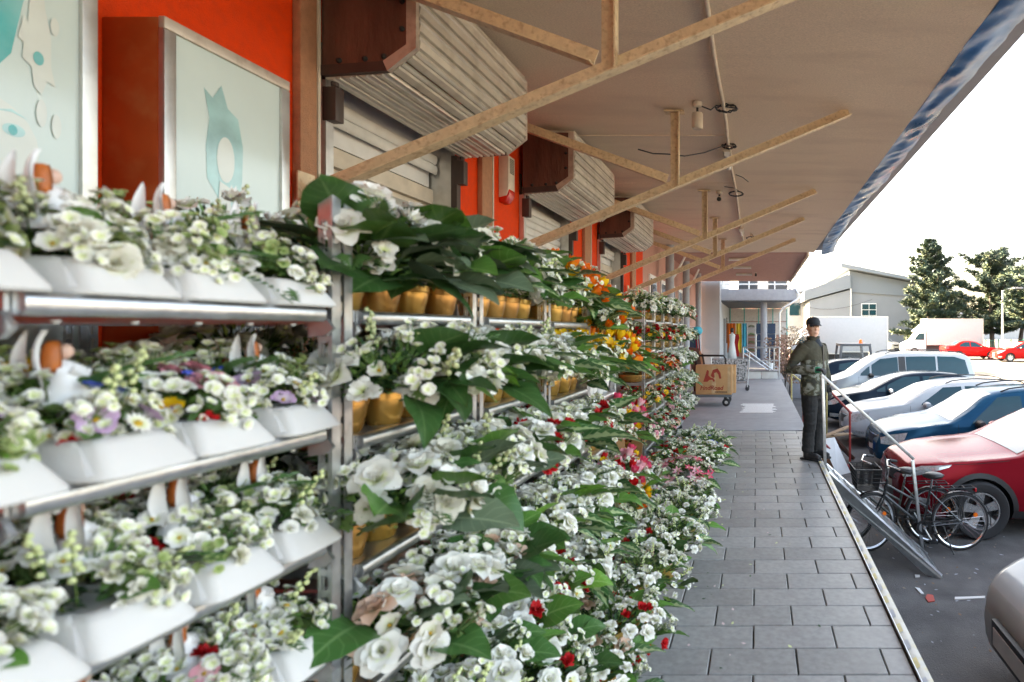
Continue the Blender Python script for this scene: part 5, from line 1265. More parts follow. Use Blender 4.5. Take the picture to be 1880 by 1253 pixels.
ab.tube([(.0,-.018,.058),(.018,-.016,.046),(.030,-.004,.056)], [.007,.006,.004], 6); ab.tube([(.0,.018,.058),(.018,.016,.046),(.030,.004,.056)], [.007,.006,.004], 6)
ANGB = ab.mesh('robe', M['porcelain'], smooth=60)
ANGH = MB().lathe([(0,.074),(.006,.077),(.0095,.083),(.0095,.091),(.006,.097),(0,.099)], 12, (.004,0,0)).mesh('face', M['face'], smooth=True)
hb = MB().lathe([(.0,.104),(.010,.102),(.0155,.094),(.0165,.082),(.018,.068),(.014,.058),(.011,.066),(0,.07)], 14, (-.002,0,0))
for k, (x, y, z) in enumerate(hb.v): hb.v[k] = (x*.80-.007-.12*max(0,.085-z)*.6+(.0 if x < .006 else -.009), y*.72*(1+.1*math.sin(z*400)), z-.25*max(0,.085-z))
ANGR = hb.mesh('hair', M['hair'], smooth=True)
def wing(s):
    m = MB()
    def ctr(u): return Vector((-.016-.020*math.sin(u*2.6), s*(.006+.019*u**.8+.005*math.sin(u*5)), .012+.108*u))
    def pt(u, v, off):
        w = .0115*max(.03, math.sin(math.pi*(u**.75*.93+.05)))**.8*(v-.5)*2
        c = ctr(u); side = Vector((-.35, s*.9, .1)).normalized()
        c = c + side*w + Vector((.5, s*.5, 0))*(off - .006*((v-.5)*2)**2)
        return tuple(c + Vector((0,0,.0035*math.sin(v*16)*(1-u))))
    m.grid(lambda u, v: pt(u, v, .0016), 10, 6); m.grid(lambda u, v: pt(u, v, -.0016), 10, 6)
    return m.mesh('wing', M['porcelain'], smooth=True)
ANGW = [wing(1), wing(-1)]
def angel(loc, rz, s, label):
    t = thing('angel_figurine', label, 'figurine', loc, rz, 'praying angels on the white trays'); t.scale = (s, s, s)
    put('robe', ANGB, t); f = put('face', ANGH, t); put('hair', ANGR, t)
    for w in ANGW: put('wing', w, t)
PT = {0: [('sprig','white',4,.8),('rose','white',2.5,.5),('rose','cream',1.5,.7),('open','white',2,.55),('sprig','green',1.5,.8),('buds','cream',1,.8)],
      1: [('sprig','white',4,.8),('rose','white',2,.45),('daisy','white',1.5,.7),('open','white',2,.5),('open','blue',.9,.5),('carn','rose',.8,.6),('carn','red',.4,.6),('open','yellow',.6,.6),('open','lilac',.6,.7),('buds','white',1,.8),('rose','pink',.4,.7),('sprig','green',1,.8)],
      2: [('sprig','white',4,.85),('rose','white',2.5,.45),('open','white',3,.55),('carn','red',.3,.9),('buds','white',1.5,.8),('rose','cream',1,.5),('sprig','green',1.2,.8)],
      3: [('sprig','white',4,.85),('rose','white',2,.5),('daisy','white',1,.7),('open','white',2,.55),('open','pink',.8,.7),('carn','red',.2,.6),('buds','white',1,.9),('rose','peach',.5,.7)],
      4: [('sprig','white',5,.85),('open','white',2,.55),('open','pink',.8,.7)]}
random.seed(33)
xf, y0, zs, nm = CT[0]
for si, z in enumerate(zs[:5]):
    for row in range(3):
        for k in range(4 if row == 0 else 3):
            y = (y0-.02+k*.168) if row == 0 else (y0+.05+k*.2)
            if row == 0: x = xf - .185 + [0, 0.035, .045, .05, .05][si]*(1 - k*.22) + rnd(-.008,.008)
            else: x = xf - .66 - (row-1)*.40
            lab = 'white foam flower tray, %s shelf of nearest trolley, %s' % (ORD[si], ('%s from left in front' % NTH[k] if row == 0 else ('%s place in %s row' % (NTH[k], ('second','back')[row-1]))))
            t = thing('flower_tray', lab, 'flower tray', (x, y, z), rnd(-.09,.09), 'foam flower trays on the nearest trolley')
            put('tray', TRAY, t)
            gap = (zs[si-1]-z) if si else .4
            random.seed(si*50+row*10+k)
            bouquet(t, (-.01,0,.055), (.175,.083,min(.098,gap*.38)), PT[si], 84 if row == 0 else 34, [('heart','bright',6,.26),('heart','mid',4,.30),('lance','bright',3,.25)], fol=1.0, ferns=3 if row == 0 else 1, size=.95, avoid=(.075,0,.028) if row == 0 else (0,0,.03))
            if row == 0 or (row == 1):
                if (si*7+k*3+row) % 9 != 4:
                    s = rnd(.86,1.04)*(1.0 if row == 0 else .9)
                    angel((x+(.075 if row == 0 else 0), y+rnd(-.006,.006), z+.098+.02*row), rnd(1.3,2.3), s, 'orange haired angel figurine, %s shelf of nearest trolley, %s row place %s' % (ORD[si], ('front','second')[row], NTH[k]))
# golden pots standing at the camera end of the top shelf
for i, (x, y, z) in enumerate(((xf-.16, y0-.0, 1.65),)):
    potted('small', (x-.02, y-.11, z), 'golden pot half cut by the left edge of the picture, top shelf', 'white', (.09,.07,.08), 16, [('heart','dark',3,.6)], lift=.03)

# ------------------------------------------------------------------ cardboard leaning between the two rows of trolleys
cb = thing('cardboard_sheet', 'folded cardboard sheet leaning upright between the trolley rows', 'cardboard', (-1.12, 4.95, 0), R(8))
MB().add([(0,0,0),(.10,-.06,0),(.13,-.06,.62),(.04,.02,.78),(0,.012,0),(.10,-.048,0),(.13,-.048,.62),(.04,.032,.78)], [(0,1,2,3),(7,6,5,4),(0,4,5,1),(1,5,6,2),(2,6,7,3),(3,7,4,0)]).build('sheet', M['card'], cb)
MB().box((-.28,-.02,0),(-.002,.03,.46)).build('flap', M['card'], cb)
MB().box((-.30,.034,0),(-.03,.05,.75)).build('backing_sheet', M['card'], cb)

random.seed(77); fp = MB()
for k in range(90):
    y = rnd(2.3,9); x = -.42+abs(random.gauss(0,.35)); s_ = rnd(.006,.016); a = rnd(0,6.3)
    if x > .7: continue
    fp.add([(x+s_*math.cos(a+j*1.57)*(1 if j % 2 else .6), y+s_*math.sin(a+j*1.57)*(1 if j % 2 else .6), .003+.003*(j == 1)) for j in range(4)], [(0,1,2,3)], k % 3)
o = fp.build('fallen_petals', [PC['white'], M['fol'], PC['pink']]); tag(o, 'fallen petals and leaf bits scattered on the slabs', 'petals'); o['kind'] = 'stuff'
# ------------------------------------------------------------------ far vehicles
M['boxwhite'] = mat('truck_box_panel', (.45,.455,.465), .45, var=.03)
def box_truck(label, loc, boxlen, boxh, rotz=0, zb=.95):
    """cab at the low x end, box behind"""
    t = thing('box_truck', label, 'truck', loc, rotz, 'white box trucks')
    b = MB().box((1.95,-1.08,zb),(1.95+boxlen,1.08,zb+boxh)).build('box', M['boxwhite'], t, bevel=.03)
    for z in (zb+.01, zb+boxh-.06): MB().box((1.94,-1.095,z),(1.96+boxlen,-1.081,z+.07)).build('box_rail', M['alu'], b)
    for x in (1.95, 1.95+boxlen-.07): MB().box((x,-1.098,zb+.08),(x+.07,-1.0812,zb+boxh-.065)).build('corner_post', M['alu'], b)
    cab = [(0,.42),(0,.95),(.12,1.12),(.70,1.36),(1.25,2.06),(1.5,2.18),(1.9,2.20),(1.9,.42)]
    MB().prism(cab, -.95, .95, 'y').build('cab', M['white'], t, bevel=.07)
    MB().prism([(1.05,2.19),(1.9,2.6+boxh*.12),(1.9,2.19)], -.85, .85, 'y').build('roof_fairing', M['white'], t, bevel=.05)
    for s in (-1, 1):
        MB().prism([(.80,1.42),(1.22,1.98),(1.72,2.0),(1.72,1.40)], s*.952 if s > 0 else -.96, .96 if s > 0 else -.952, 'y').build('cab_window', M['carglass'], t)
        MB().box((.62,s*1.06-.06,1.4),(.70,s*1.06+.06,1.72)).build('mirror', M['trim'], t, bevel=.02)
        MB().box((.02,s*.7-.15,.78),(.14,s*.7+.15,1.0)).build('headlight', M['lamp'], t, bevel=.03)
    MB().add([(.735,-.84,1.40),(1.235,-.78,2.04),(1.235,.78,2.04),(.735,.84,1.40)], [(0,1,2,3)]).build('windscreen', M['screen'], t).location.x = -.02
    MB().box((.3,-.5,.35),(1.95+boxlen,.5,.9)).build('chassis', M['trim'], t)
    for ax in (.85, 1.95+boxlen*.68):
        for s in (-1, 1):
            w = put('wheel', WM['k'][0], t, loc=(ax, s*.88, .36), rot=(0,0,0 if s < 0 else math.pi)); put('rim', WM['k'][1], w)
    return t
box_truck('white box truck parked side on beneath the pines', (13.2, 52, gz(52)), 5.0, 2.35)
box_truck('large white box truck standing behind the man', (1.45, 36, gz(36)), 4.6, 2.3, zb=.95)
# small work pickup with roof beacon
t = thing('work_pickup', 'small flatbed pickup with a dark cab frame and orange beacon', 'pickup', (3.62, 26, gz(26)))
fr = MB()
for p, q in (((0,-.72,.9),(.12,-.7,1.9)),((.12,-.7,1.9),(1.36,-.7,1.9)),((1.36,-.7,1.9),(1.5,-.72,.9)),((0,.72,.9),(.12,.7,1.9)),((.12,.7,1.9),(1.36,.7,1.9)),((1.36,.7,1.9),(1.5,.72,.9)),((.12,-.7,1.9),(.12,.7,1.9)),((1.36,-.7,1.9),(1.36,.7,1.9))): fr.beam(p, q, .11, .11)
fr.build('cab_frame', M['greydark'], t, bevel=.02)
MB().box((.06,-.74,1.9),(1.42,.74,1.96)).build('cab_roof', M['greydark'], t, bevel=.025)
M['clear'] = mat('clear_glass', (.55,.6,.62), .05, trans=.9)
MB().add([(.08,-.715,.95),(1.42,-.715,.95),(1.30,-.70,1.84),(.17,-.70,1.84)], [(0,1,2,3)]).build('cab_window', M['clear'], t)
MB().box((-.25,-.75,.28),(1.55,.75,.9)).build('cab_body', M['white'], t, bevel=.05)
MB().lathe([(0,0),(.085,0),(.085,.03),(.075,.05),(.07,.15),(.04,.18),(0,.185)], 14, (1.02,-.4,1.96)).build('beacon', M['amber'], t, smooth=40)
MB().box((1.6,-.85,.75),(3.3,.85,.80)).build('flatbed', M['white'], t)
for s in (-1, 1): MB().box((1.6,s*.86-.02,.78),(3.3,s*.86+.02,1.22)).build('dropside', M['wpanel'], t, bevel=.01)
MB().box((3.3,-.86,.78),(3.34,.86,1.22)).build('tailboard', M['wpanel'], t, bevel=.01)
MB().box((-.2,-.95,1.25),(-.1,-.78,1.5)).build('mirror', M['trim'], t, bevel=.02)
MB().box((1.5,-.3,.4),(3.2,.3,.74)).build('chassis', M['trim'], t)
for ax in (.35, 2.6):
    for s in (-1, 1): w = put('wheel', WM['o'][0], t, loc=(ax, s*.66, .315), rot=(0,0,0 if s < 0 else math.pi)); put('rim', WM['o'][1], w)

# ------------------------------------------------------------------ far buildings
G = thing('grey_hall', 'pale grey hall with butterfly roof and one large window behind the lot', 'building', (5.92, 66, gz(66))); G.scale = (1.14, 1.14, 1.14)
def gb(name, a, c, m, par=G, **k): return MB().box(a, c).build(name, m, par, **k)
# left wing, taller right wing
MB().prism([(.1,0),(4.2,0),(4.2,6.1),(.1,5.0)], 0, 16, 'y').build('left_wing', M['wallgrey'], G)
MB().prism([(-.45,4.98),(4.2,6.25),(4.2,7.55),(3.9,7.6),(-.45,5.9)], -.35, 16, 'y').build('roof_band', M['wallband'], G)
MB().prism([(4.203,0),(14,0),(14,6.2),(4.203,8.1)], .6, 16, 'y').build('right_wing', M['wallgrey'], G)
MB().prism([(4.21,5.9),(14,5.2),(14,6.2),(4.21,8.05)], .42, .597, 'y').build('upper_band', M['wallband'], G)
MB().prism([(3.2,8.35),(14.2,6.25),(14.2,6.5),(3.2,8.75)], -.6, 16, 'y').build('roof', M['wallband'], G)
gb('chimney', (8,6,7.2),(8.7,6.7,8.6), M['card'])
w = gb('window', (5.45,.52,2.25),(7.0,.62,4.75), M['white'])
for i in range(2):
    for j in range(4): gb('pane', (5.53+i*.74,.48,2.33+j*.6),(6.20+i*.74,.515,2.86+j*.6), M['carglass'], w)
gb('base_band', (.1,-.02,0),(4.19,-.003,1.2), M['wallband']); gb('string_course', (.1,-.03,1.9),(4.19,-.004,2.1), M['wallband']); gb('string_course', (4.22,.55,1.9),(13.9,.595,2.1), M['wallband'])
MB().tube([(4.28,-.1,0),(4.28,-.1,6.2)], .07, 8).build('drainpipe', M['white'], G, smooth=40)
MB().tube([(6.0,4,8),(6.0,4,13.2)], .03, 6).build('antenna', M['grey'], G); MB().lathe([(0,-.1),(.12,0),(0,.3)], 8, (6.0,4,13.2)).build('antenna_head', M['grey'], G)
MB().tube([(-4+k*1.3, -.25, 5.1-1.0*math.sin(math.pi*min(1,max(0,(k-1)/7)))) for k in range(9)], .025, 5).build('wire', M['greydark'], G)
# lit flank with plank doors
for k in range(7): MB().box((.0,1+k*2.1,.2),(.095,2.9+k*2.1,4.6)).build('plank_panel', M['cream'], G)
# low far wall / house beyond
H2 = thing('far_house', 'pale far house with ridge roof peeping past the canopy end', 'building', (-2, 74, gz(74)))
MB().box((0,0,0),(9.6,9,7.2)).build('wall', M['wallwhite'], H2); MB().prism([(-.4,7.2),(10,7.2),(10,7.5),(-.4,9.2)], -.4, 9.4, 'y').build('roof', M['grey'], H2)
MB().box((6.2,-.05,4.2),(7.6,-.002,5.8)).build('window', M['carglass'], H2)
H3 = thing('far_block', 'hazy low block far off behind the pine trunks', 'building', (24, 150, gz(99)))
MB().box((0,0,0),(60,12,6.5)).build('wall', M['wallwhite'], H3); MB().box((-.5,-.5,6.5),(60.5,12.5,7.1)).build('roof', M['grey'], H3)
for k in range(9): MB().box((3+k*6,-.05,2.2),(6+k*6,-.003,4.4)).build('window', M['carglass'], H3)

# ------------------------------------------------------------------ annex with balcony, stairs and stall beyond the concrete
A = thing('annex', 'grey annex with balcony deck on a round column past the walkway end', 'building', (WALLX, 25.7, 0))
def ab_(name, a, c, m, par=A, **k): return MB().box(a, c).build(name, m, par, **k)
ab_('side_wall', (0,0,-1),(.9,9,5.8), M['wallwhite'])
ab_('deck', (-.0,1.0,2.92),(4.35,8.5,3.10), M['greydark']); ab_('deck_edge', (.0,.92,3.0),(4.4,.998,3.52), M['grey']); ab_('deck_flank', (4.352,1.0,3.0),(4.42,8.5,3.52), M['grey'])
MB().tube([(2.9,1.5,-.2),(2.9,1.5,2.95)], .16, 16).build('column', M['grey'], A, smooth=40)
MB().tube([(.1,1.1,-.2),(.1,1.1,2.95)], .16, 16).build('column', M['grey'], A, smooth=40)
for z in (3.75, 4.05, 4.35): MB().tube([(.0,.96,z),(4.4,.96,z),(4.4,8,z)], .035, 6).build('balcony_rail', M['white'], A)
for x in (1.0, 2.2, 3.4, 4.4): MB().tube([(x,.96,3.5),(x,.96,4.4)], .035, 6).build('balcony_post', M['white'], A)
for x in (1.7, 3.1): ab_('balcony_panel', (x,1.3,3.53),(x+.9,1.4,4.5), M['greydark'])
bw = ab_('back_wall', (.9,8.6,-1),(4.4,8.8,2.95), M['pink'])
M['milk'] = mat('milky_glazing', (.66,.58,.54), .3, var=.08)
for i in range(4):
    for j in range(2): ab_('glazing_panel', (1.0+i*.85,8.52,1.35+j*.8),(1.80+i*.85,8.59,2.1+j*.8), M['milk'], bw)
M['tealbar'] = mat('teal_bar', (.10,.45,.42), .5)
for i in range(5): ab_('glazing_bar', (.94+i*.85,8.50,1.3),(1.0+i*.85,8.595,2.95), M['tealbar'], bw)
ab_('door', (.902,3.0,0),(.93,4.2,2.2), M['greydark']); ab_('window', (.902,5.2,.9),(.93,6.4,2.3), M['glass'])
MB().tube([(4.4,.9,3.5),(4.55,.8,3.2),(4.45,.75,3.05),(3.75,.65,2.6),(3.62,.62,2.4),(3.62,.62,-.9)], .05, 8).build('drainpipe', M['zinc'], A, smooth=40)
struct(MB().box((-2.6,18.8,-1.05),(.9,34.3,.0)).build('rear_landing', M['concrete']))
st = thing('block_step', 'low concrete block step at the far end of the walkway', 'step', (-.05, 18.9, 0))
MB().box((-.32,0,0),(.18,.4,.24)).build('block', M['wpanel'], st, bevel=.02); MB().box((.21,0,0),(.72,.4,.24)).build('block', M['wpanel'], st, bevel=.02); MB().box((-.35,-.03,.241),(.75,.45,.28)).build('cap', M['concrete'], st, bevel=.01)
rl = thing('grey_railing', 'grey tubular railing with sloping bars above the block step', 'railing', (-.45, 18.6, 0))
for p, q in (((0,0,0),(0,0,1.05)),((0,0,1.05),(1.17,0,1.05)),((1.17,0,0),(1.17,0,1.05)),((.05,0,1.0),(.95,0,.32)),((.02,0,.85),(.8,0,.32)),((.85,.02,.28),(.85,.02,1.05)),((1.0,.02,.28),(1.0,.02,1.05)),((0,0,.62),(1.17,0,.62))):
    MB().tube([p, q], .022, 8).build('bar', M['zinc'], rl, smooth=50)
M['pin'] = M['zinc']
tag(MB().lathe([(0,0),(.10,0),(.13,.22),(.12,.23),(.09,.04),(0,.04)], 14, (.42,19.1,.28)).build('white_bucket', M['white'], None, smooth=40), 'small white bucket on the block step', 'bucket')
# hanging textiles, dressed mannequin, far rack
cl = {'orange':(.75,.16,.02),'yellow':(.72,.50,.05),'turq':(.03,.38,.52),'red':(.5,.02,.02),'white':(.75,.74,.72),'dark':(.02,.03,.06)}
for k, (c, x, w, lab) in enumerate((('orange',-1.72,.5,'orange cloth hanging widest on the far stall'),('yellow',-1.18,.30,'yellow cloth hanging between orange and turquoise'),('turq',-.84,.26,'turquoise cloth hanging at the right end of the stall'))):
    mm = mat(c+'_cloth', cl[c], .8, var=.15, scale=4)
    g = MB(); f1 = lambda u, v, o=0: (x+w*u, 32.2+.035*math.sin(u*w*38)+o, .35+1.65*v)
    g.grid(lambda u, v: f1(u, v), 24, 3); g.grid(lambda u, v: f1(u, v, .012), 24, 3)
    tag(g.build('hanging_cloth', mm, None, smooth=True), lab, 'cloth', 'cloths on the far stall')
    MB().box((x-.02,32.18,2.0),(x+w+.02,32.26,2.04)).build('hanger_bar', M['zinc'], bpy.data.objects[[o.name for o in COL.objects if o.name.startswith('hanging_cloth')][-1]])
mq = thing('mannequin', 'mannequin in white dress and red cape by the hanging cloths', 'mannequin', (-1.35, 31.0, 0))
MB().lathe([(0,.0),(.26,.02),(.2,.5),(.13,.95),(.16,1.2),(.17,1.36),(.06,1.44),(.05,1.5)], 14).build('dress', M['white'], mq, smooth=True)
MB().lathe([(.05,1.48),(.09,1.56),(.09,1.66),(.04,1.74),(0,1.75)], 12).build('head', M['darkmetal'], mq, smooth=True)
g = MB(); g.grid(lambda u, v: (.10+.24*u+.04*math.sin(v*9), .05-.1*u, 1.4-1.2*v), 5, 6); g.grid(lambda u, v: (.11+.24*u+.04*math.sin(v*9), .065-.1*u, 1.4-1.2*v), 5, 6); g.build('cape', mat('red_cloth', cl['red'], .8), mq, smooth=True)
rk = thing('goods_rack', 'dark rack of plants and goods beside the turquoise cloth', 'rack', (-.35, 32.4, 0))
for x in (-.2, .25): MB().box((x-.02,-.02,.1),(x+.02,.02,1.9)).build('upright', M['white'], rk)
for z in (.3, .75, 1.2, 1.65):
    MB().box((-.2,-.2,z),(.25,.2,z+.03)).build('shelf', M['zinc'], rk); f = MB()
    put('foliage', MESH['foliage'][0], rk, loc=(.02,-.05,z+.14), kind='stuff').scale = (.2,.15,.13)
rk2 = thing('market_stand', 'dark blue stand with white rails right of the rack', 'stand', (.35, 32.6, 0))
MB().box((-.4,.2,.0),(.7,.25,2.0)).build('back_panel', mat('navy_panel', (.03,.06,.12), .5), rk2)
for z in (.55, 1.0, 1.4): MB().tube([(-.4,0,z),(.7,0,z)], .025, 6).build('rail', M['zinc'], rk2)
for x in (-.4, .15, .7): MB().tube([(x,0,0),(x,0,1.4)], .025, 6).build('rail_post', M['zinc'], rk2)
g = thing('garment_rail', 'clothes on a rail with turquoise top behind the last trolley', 'clothes rail', (-2.05, 21.0, 0))
MB().tube([(-.35,-.8,0),(-.35,-.8,1.75),(-.35,.9,1.75),(-.35,.9,0)], .02, 6).build('rail', M['zinc'], g)
for k, c in enumerate(('dark','red','dark','white','red','dark')):
    q = MB(); q.grid(lambda u, v: (-.35+.5*(u-.5)*(.7+.3*v), -.6+k*.27+.02*math.sin(u*9), 1.7-1.0*v), 8, 3); q.grid(lambda u, v: (-.35+.5*(u-.5)*(.7+.3*v), -.585+k*.27+.02*math.sin(u*9), 1.7-1.0*v), 8, 3); q.build('garment', MATS.get(c+'_gar') or mat(c+'_gar', cl[c], .8), g, smooth=True)
MB().lathe([(0,0),(.15,.03),(.19,.14),(.14,.26),(0,.29)], 14, (-.05,-.9,1.45)).build('turquoise_bag', mat('turquoise_gar', (.02,.42,.55), .6), g, smooth=True)

# ------------------------------------------------------------------ cart with printed box, fabric-covered shopping cart
pc = thing('platform_trolley', 'flat hand trolley with black push handle carrying cardboard boxes', 'trolley', (-1.25, 12.3, 0))
MB().box((-.45,-.35,.2),(.72,.4,.25)).build('platform', M['greydark'], pc, bevel=.01)
for x in (-.35, .60):
    for y in (-.27, .32): 
        w = MB().lathe([(0,-.02),(.07,-.02),(.085,-.012),(.085,.012),(.07,.02),(0,.02)], 18, (x,y,.087), 'y').build('castor', M['rubber'], pc, smooth=40)
        MB().lathe([(0,-.024),(.035,-.022),(.035,.022),(0,.024)], 12, (x,y,.087), 'y').build('hub', M['zinc'], w, smooth=40)
MB().tube([(-.1,.38,.25),(-.1,.38,.98),(-.07,.38,1.04),(.50,.38,1.04),(.55,.38,.98),(.55,.38,.72)], .022, 8).build('handle', M['black'], pc, smooth=True)
M['ink'] = mat('red_ink', (.30,.03,.015), .7); M['inkd'] = mat('dark_ink', (.06,.03,.02), .7); M['tape'] = mat('packing_tape', (.50,.33,.18), .25)
def carton(name, label, loc, s, par_print=False):
    o = thing(name, label, 'box', loc, 0, 'cardboard boxes on the hand trolley')
    w, d, h = s
    b_ = MB().box((0,0,0),(w,d,h)).build('carton', M['card'], o, bevel=.008)
    MB().box((w*.44,-.0025,0.02),(w*.56,-.0005,h-.02)).build('tape', M['tape'], b_)
    MB().box((w-.09,-.0025,h*.05),(w-.03,-.0006,h*.95)).build('tape', M['tape'], b_)
    return o
bx = carton('cardboard_box', 'cardboard box printed with red lettering and a red emblem', (-1.29, 12.0, .252), (.76,.30,.62))
def text(s, size, loc, m, par, name='lettering', shear=.2):
    cu = bpy.data.curves.new('lettering', 'FONT'); cu.body = s; cu.size = size; cu.shear = shear; cu.extrude = .0008; cu.offset = size*.018
    o = bpy.data.objects.new('tmp', cu); COL.objects.link(o); bpy.context.view_layer.update()
    me = bpy.data.meshes.new_from_object(o.evaluated_get(bpy.context.evaluated_depsgraph_get())); bpy.data.objects.remove(o)
    me.materials.clear(); me.materials.append(m); me.name = name
    return put(name, me, par, loc=loc, rot=(R(90),0,0))
text('FindRoad', .128, (.09,-.004,.10), M['ink'], bx); text('EXPORT QUALITY', .03, (.52,-.004,.045), M['inkd'], bx, shear=0) if False else None
for k in range(2): MB().box((.40,-.004,.035+k*.022),(.66,-.0025,.045+k*.022)).build('fine_print', M['inkd'], bx)
em = [(.22,.27),(.27,.42),(.30,.52),(.34,.50),(.33,.40),(.37,.36),(.44,.34),(.47,.28),(.43,.27),(.41,.31),(.35,.31),(.31,.27)]
MB().add([(x-.06,-.004,z) for x, z in em], [tuple(range(len(em)))]).build('emblem', M['ink'], bx)
em = [(.38,.40),(.42,.52),(.52,.55),(.58,.46),(.60,.34),(.56,.33),(.54,.42),(.50,.47),(.45,.45),(.46,.36),(.42,.35)]
MB().add([(x-.06,-.0045,z) for x, z in em], [tuple(range(len(em)))]).build('emblem', M['ink'], bx)
carton('cardboard_box', 'plain cardboard box behind the printed one on the trolley', (-1.22, 12.31, .252), (.76,.32,.6))
bp = thing('folded_bag', 'brown striped folded bag standing on the hand trolley', 'bag', (-1.30, 12.68, .25))
for k in range(3): MB().add([(-.1+k*.05,0,0),(.16+k*.05,0,0),(.0+k*.05,.02,.95-k*.06),(-.22+k*.05,.02,.98-k*.06),(-.1+k*.05,.03,0),(.16+k*.05,.03,0),(.0+k*.05,.05,.95-k*.06),(-.22+k*.05,.05,.98-k*.06)], [(0,1,2,3),(7,6,5,4),(0,4,5,1),(1,5,6,2),(2,6,7,3),(3,7,4,0)]).build('panel', [M['brown'],M['tan'],M['darkmetal']][k], bp)
sc = thing('shopping_cart', 'shopping cart covered in black and white patterned fabric', 'cart', (-.62, 15.4, 0))
M['pattern'] = mat('patterned_fabric', (.3,.3,.3), .8, var=1.0, scale=22)
g = MB()
g.prism([(-.55,.28),(.30,.28),(.38,.82),(-.6,.84)], -.28, .28, 'y'); g.build('cover', M['pattern'], sc, bevel=.03)
for p, q in (((-.55,-.28,.22),(.36,-.28,.22)),((-.55,.28,.22),(.36,.28,.22)),((.36,-.28,.1),(.42,-.28,1.0)),((.36,.28,.1),(.42,.28,1.0)),((.42,-.28,1.0),(.42,.28,1.0)),((-.55,-.28,.1),(-.6,-.28,.9)),((-.55,.28,.1),(-.6,.28,.9))): MB().tube([p,q], .016, 6).build('frame_bar', M['zinc'], sc)
for x in (-.5,.36):
    for y in (-.25,.25): MB().lathe([(0,-.015),(.05,-.015),(.055,0),(.05,.015),(0,.015)], 14, (x,y,.056), 'y').build('castor', M['rubber'], sc, smooth=40)

# ------------------------------------------------------------------ rails, tank, dry shrubs, rubble by the walkway edge
def rail(label, m, segs, r=.022):
    t = thing('handrail', label, 'railing', segs[0][0]); o = Vector(segs[0][0])
    for p, q in segs: MB().tube([Vector(p)-o, Vector(q)-o], r, 8).build('bar', M[m], t, smooth=50)
rail('red painted handrail going down from the walkway behind the man', 'redpaint', [((.86,10.6,-.1),(.86,10.6,.98)),((.86,10.6,.98),(1.75,10.6,.06)),((1.72,10.6,-1),(1.72,10.6,.09)),((.88,10.55,-.15),(1.78,10.55,-1.0))])
rail('yellow painted handrail farther along the walkway edge', 'yellowpaint', [((.86,14.3,-.95),(.86,14.3,1.1)),((.86,14.3,1.1),(1.75,14.3,.4)),((.88,14.3,.5),(1.75,14.3,-.2)),((1.74,14.3,-1),(1.74,14.3,.42))])
tk = thing('plastic_tank', 'white plastic tank stacked on a crate beyond the yellow rail', 'tank', (1.75, 22.4, -1))
MB().box((-.45,-.45,.75),(.45,.45,2.0)).build('tank', M['sack'], tk, bevel=.10); MB().box((-.48,-.48,.0),(.48,.48,.70)).build('crate', M['grey'], tk, bevel=.02)
tag(MB().box((1.0,12.4,-.6),(1.5,12.9,-.35)).build('blue_crate', mat('blue_plastic', (.02,.12,.45), .5), None, bevel=.02), 'blue plastic crate low behind the red handrail', 'crate')
bpy.data.objects['blue_crate'].location.z = -.4
def shrub(label, loc, r, h, n, col):
    t = thing('dry_shrub', label, 'shrub', loc, 0, 'bare shrubs at the end of the walkway'); m = MB()
    for k in range(26):
        a = rnd(0,6.3); rr = rnd(.1,1); p = Vector((0,0,0)); pts = [p.copy()]
        for j in range(4): p = p+Vector((math.cos(a)*rr*r/4+rnd(-.08,.08), math.sin(a)*rr*r/4+rnd(-.08,.08), h/4*rnd(.6,1.1))); pts.append(p.copy())
        m.tube(pts, [.018,.013,.009,.006,.003], 4)
    m.build('branches', M['bark'], t); g = MB()
    for k in range(n):
        a = rnd(0,6.3); rr = rnd(0,1)**.5; p = Vector((math.cos(a)*rr*r, math.sin(a)*rr*r, h*rnd(.25,1.02))); d = Vector((rnd(-1,1),rnd(-1,1),rnd(-1,1))).normalized()*.045; e = d.orthogonal()*.6
        g.add([p-d, p+e, p+d, p-e], [(0,1,2,3)])
    g.build('leaves', col, t, kind='stuff')
M['dry'] = mat('dry_leaf', (.22,.12,.07), .8, var=.5, scale=10); M['dry2'] = mat('pale_dry_leaf', (.34,.26,.19), .8, var=.4, scale=10)
shrub('brown leaved bush beside the drainpipe past the block step', (.95, 21.8, -1), .7, 2.3, 900, M['dry'])
shrub('pale dry bush hanging over the white tank', (1.75, 23.4, -1), .8, 2.7, 1100, M['dry2'])
# rubble: boards beside the man
rb = thing('white_board', 'white broken board leaning on the rubble pile below the man', 'board', (1.45, 10.4, -1))
MB().add([(-.25,.25,.58),(.0,.3,.60),(.26,.05,.0),(.0,-.18,.0),(-.26,.235,.57),(-.01,.285,.59),(.245,.03,.0),(-.015,-.20,.0)], [(0,1,2,3),(7,6,5,4),(0,4,5,1),(1,5,6,2),(2,6,7,3),(3,7,4,0)]).build('panel', M['wpanel'], rb)
tag(MB().beam((1.42,10.95,-.42),(1.92,11.5,-.97),.10,.05).build('dark_plank', M['brown'], None), 'dark plank leaning from the rubble pile down to the asphalt', 'plank')
for k, (p, q, lab) in enumerate((((1.25,10.85,-.42),(1.80,11.15,-.27),'split wooden slat lying uppermost on the rubble pile'),((1.2,10.95,-.45),(1.82,11.0,-.38),'wooden slat lying middle on the rubble pile'),((1.15,11.1,-.46),(1.75,11.3,-.44),'wooden slat lying lowest on the rubble pile'))):
    tag(MB().beam(p, q, .12, .022).build('wooden_slat', M['wood'], None), lab, 'plank', 'wooden slats on the rubble pile')
tag(MB().prism([(1.12,-1),(1.55,-1),(1.50,-.48),(1.15,-.5)], 10.8, 11.3, 'y').build('rubble_block', M['tan'], None, bevel=.02), 'broken masonry block under the wooden slats', 'rubble')
random.seed(9)
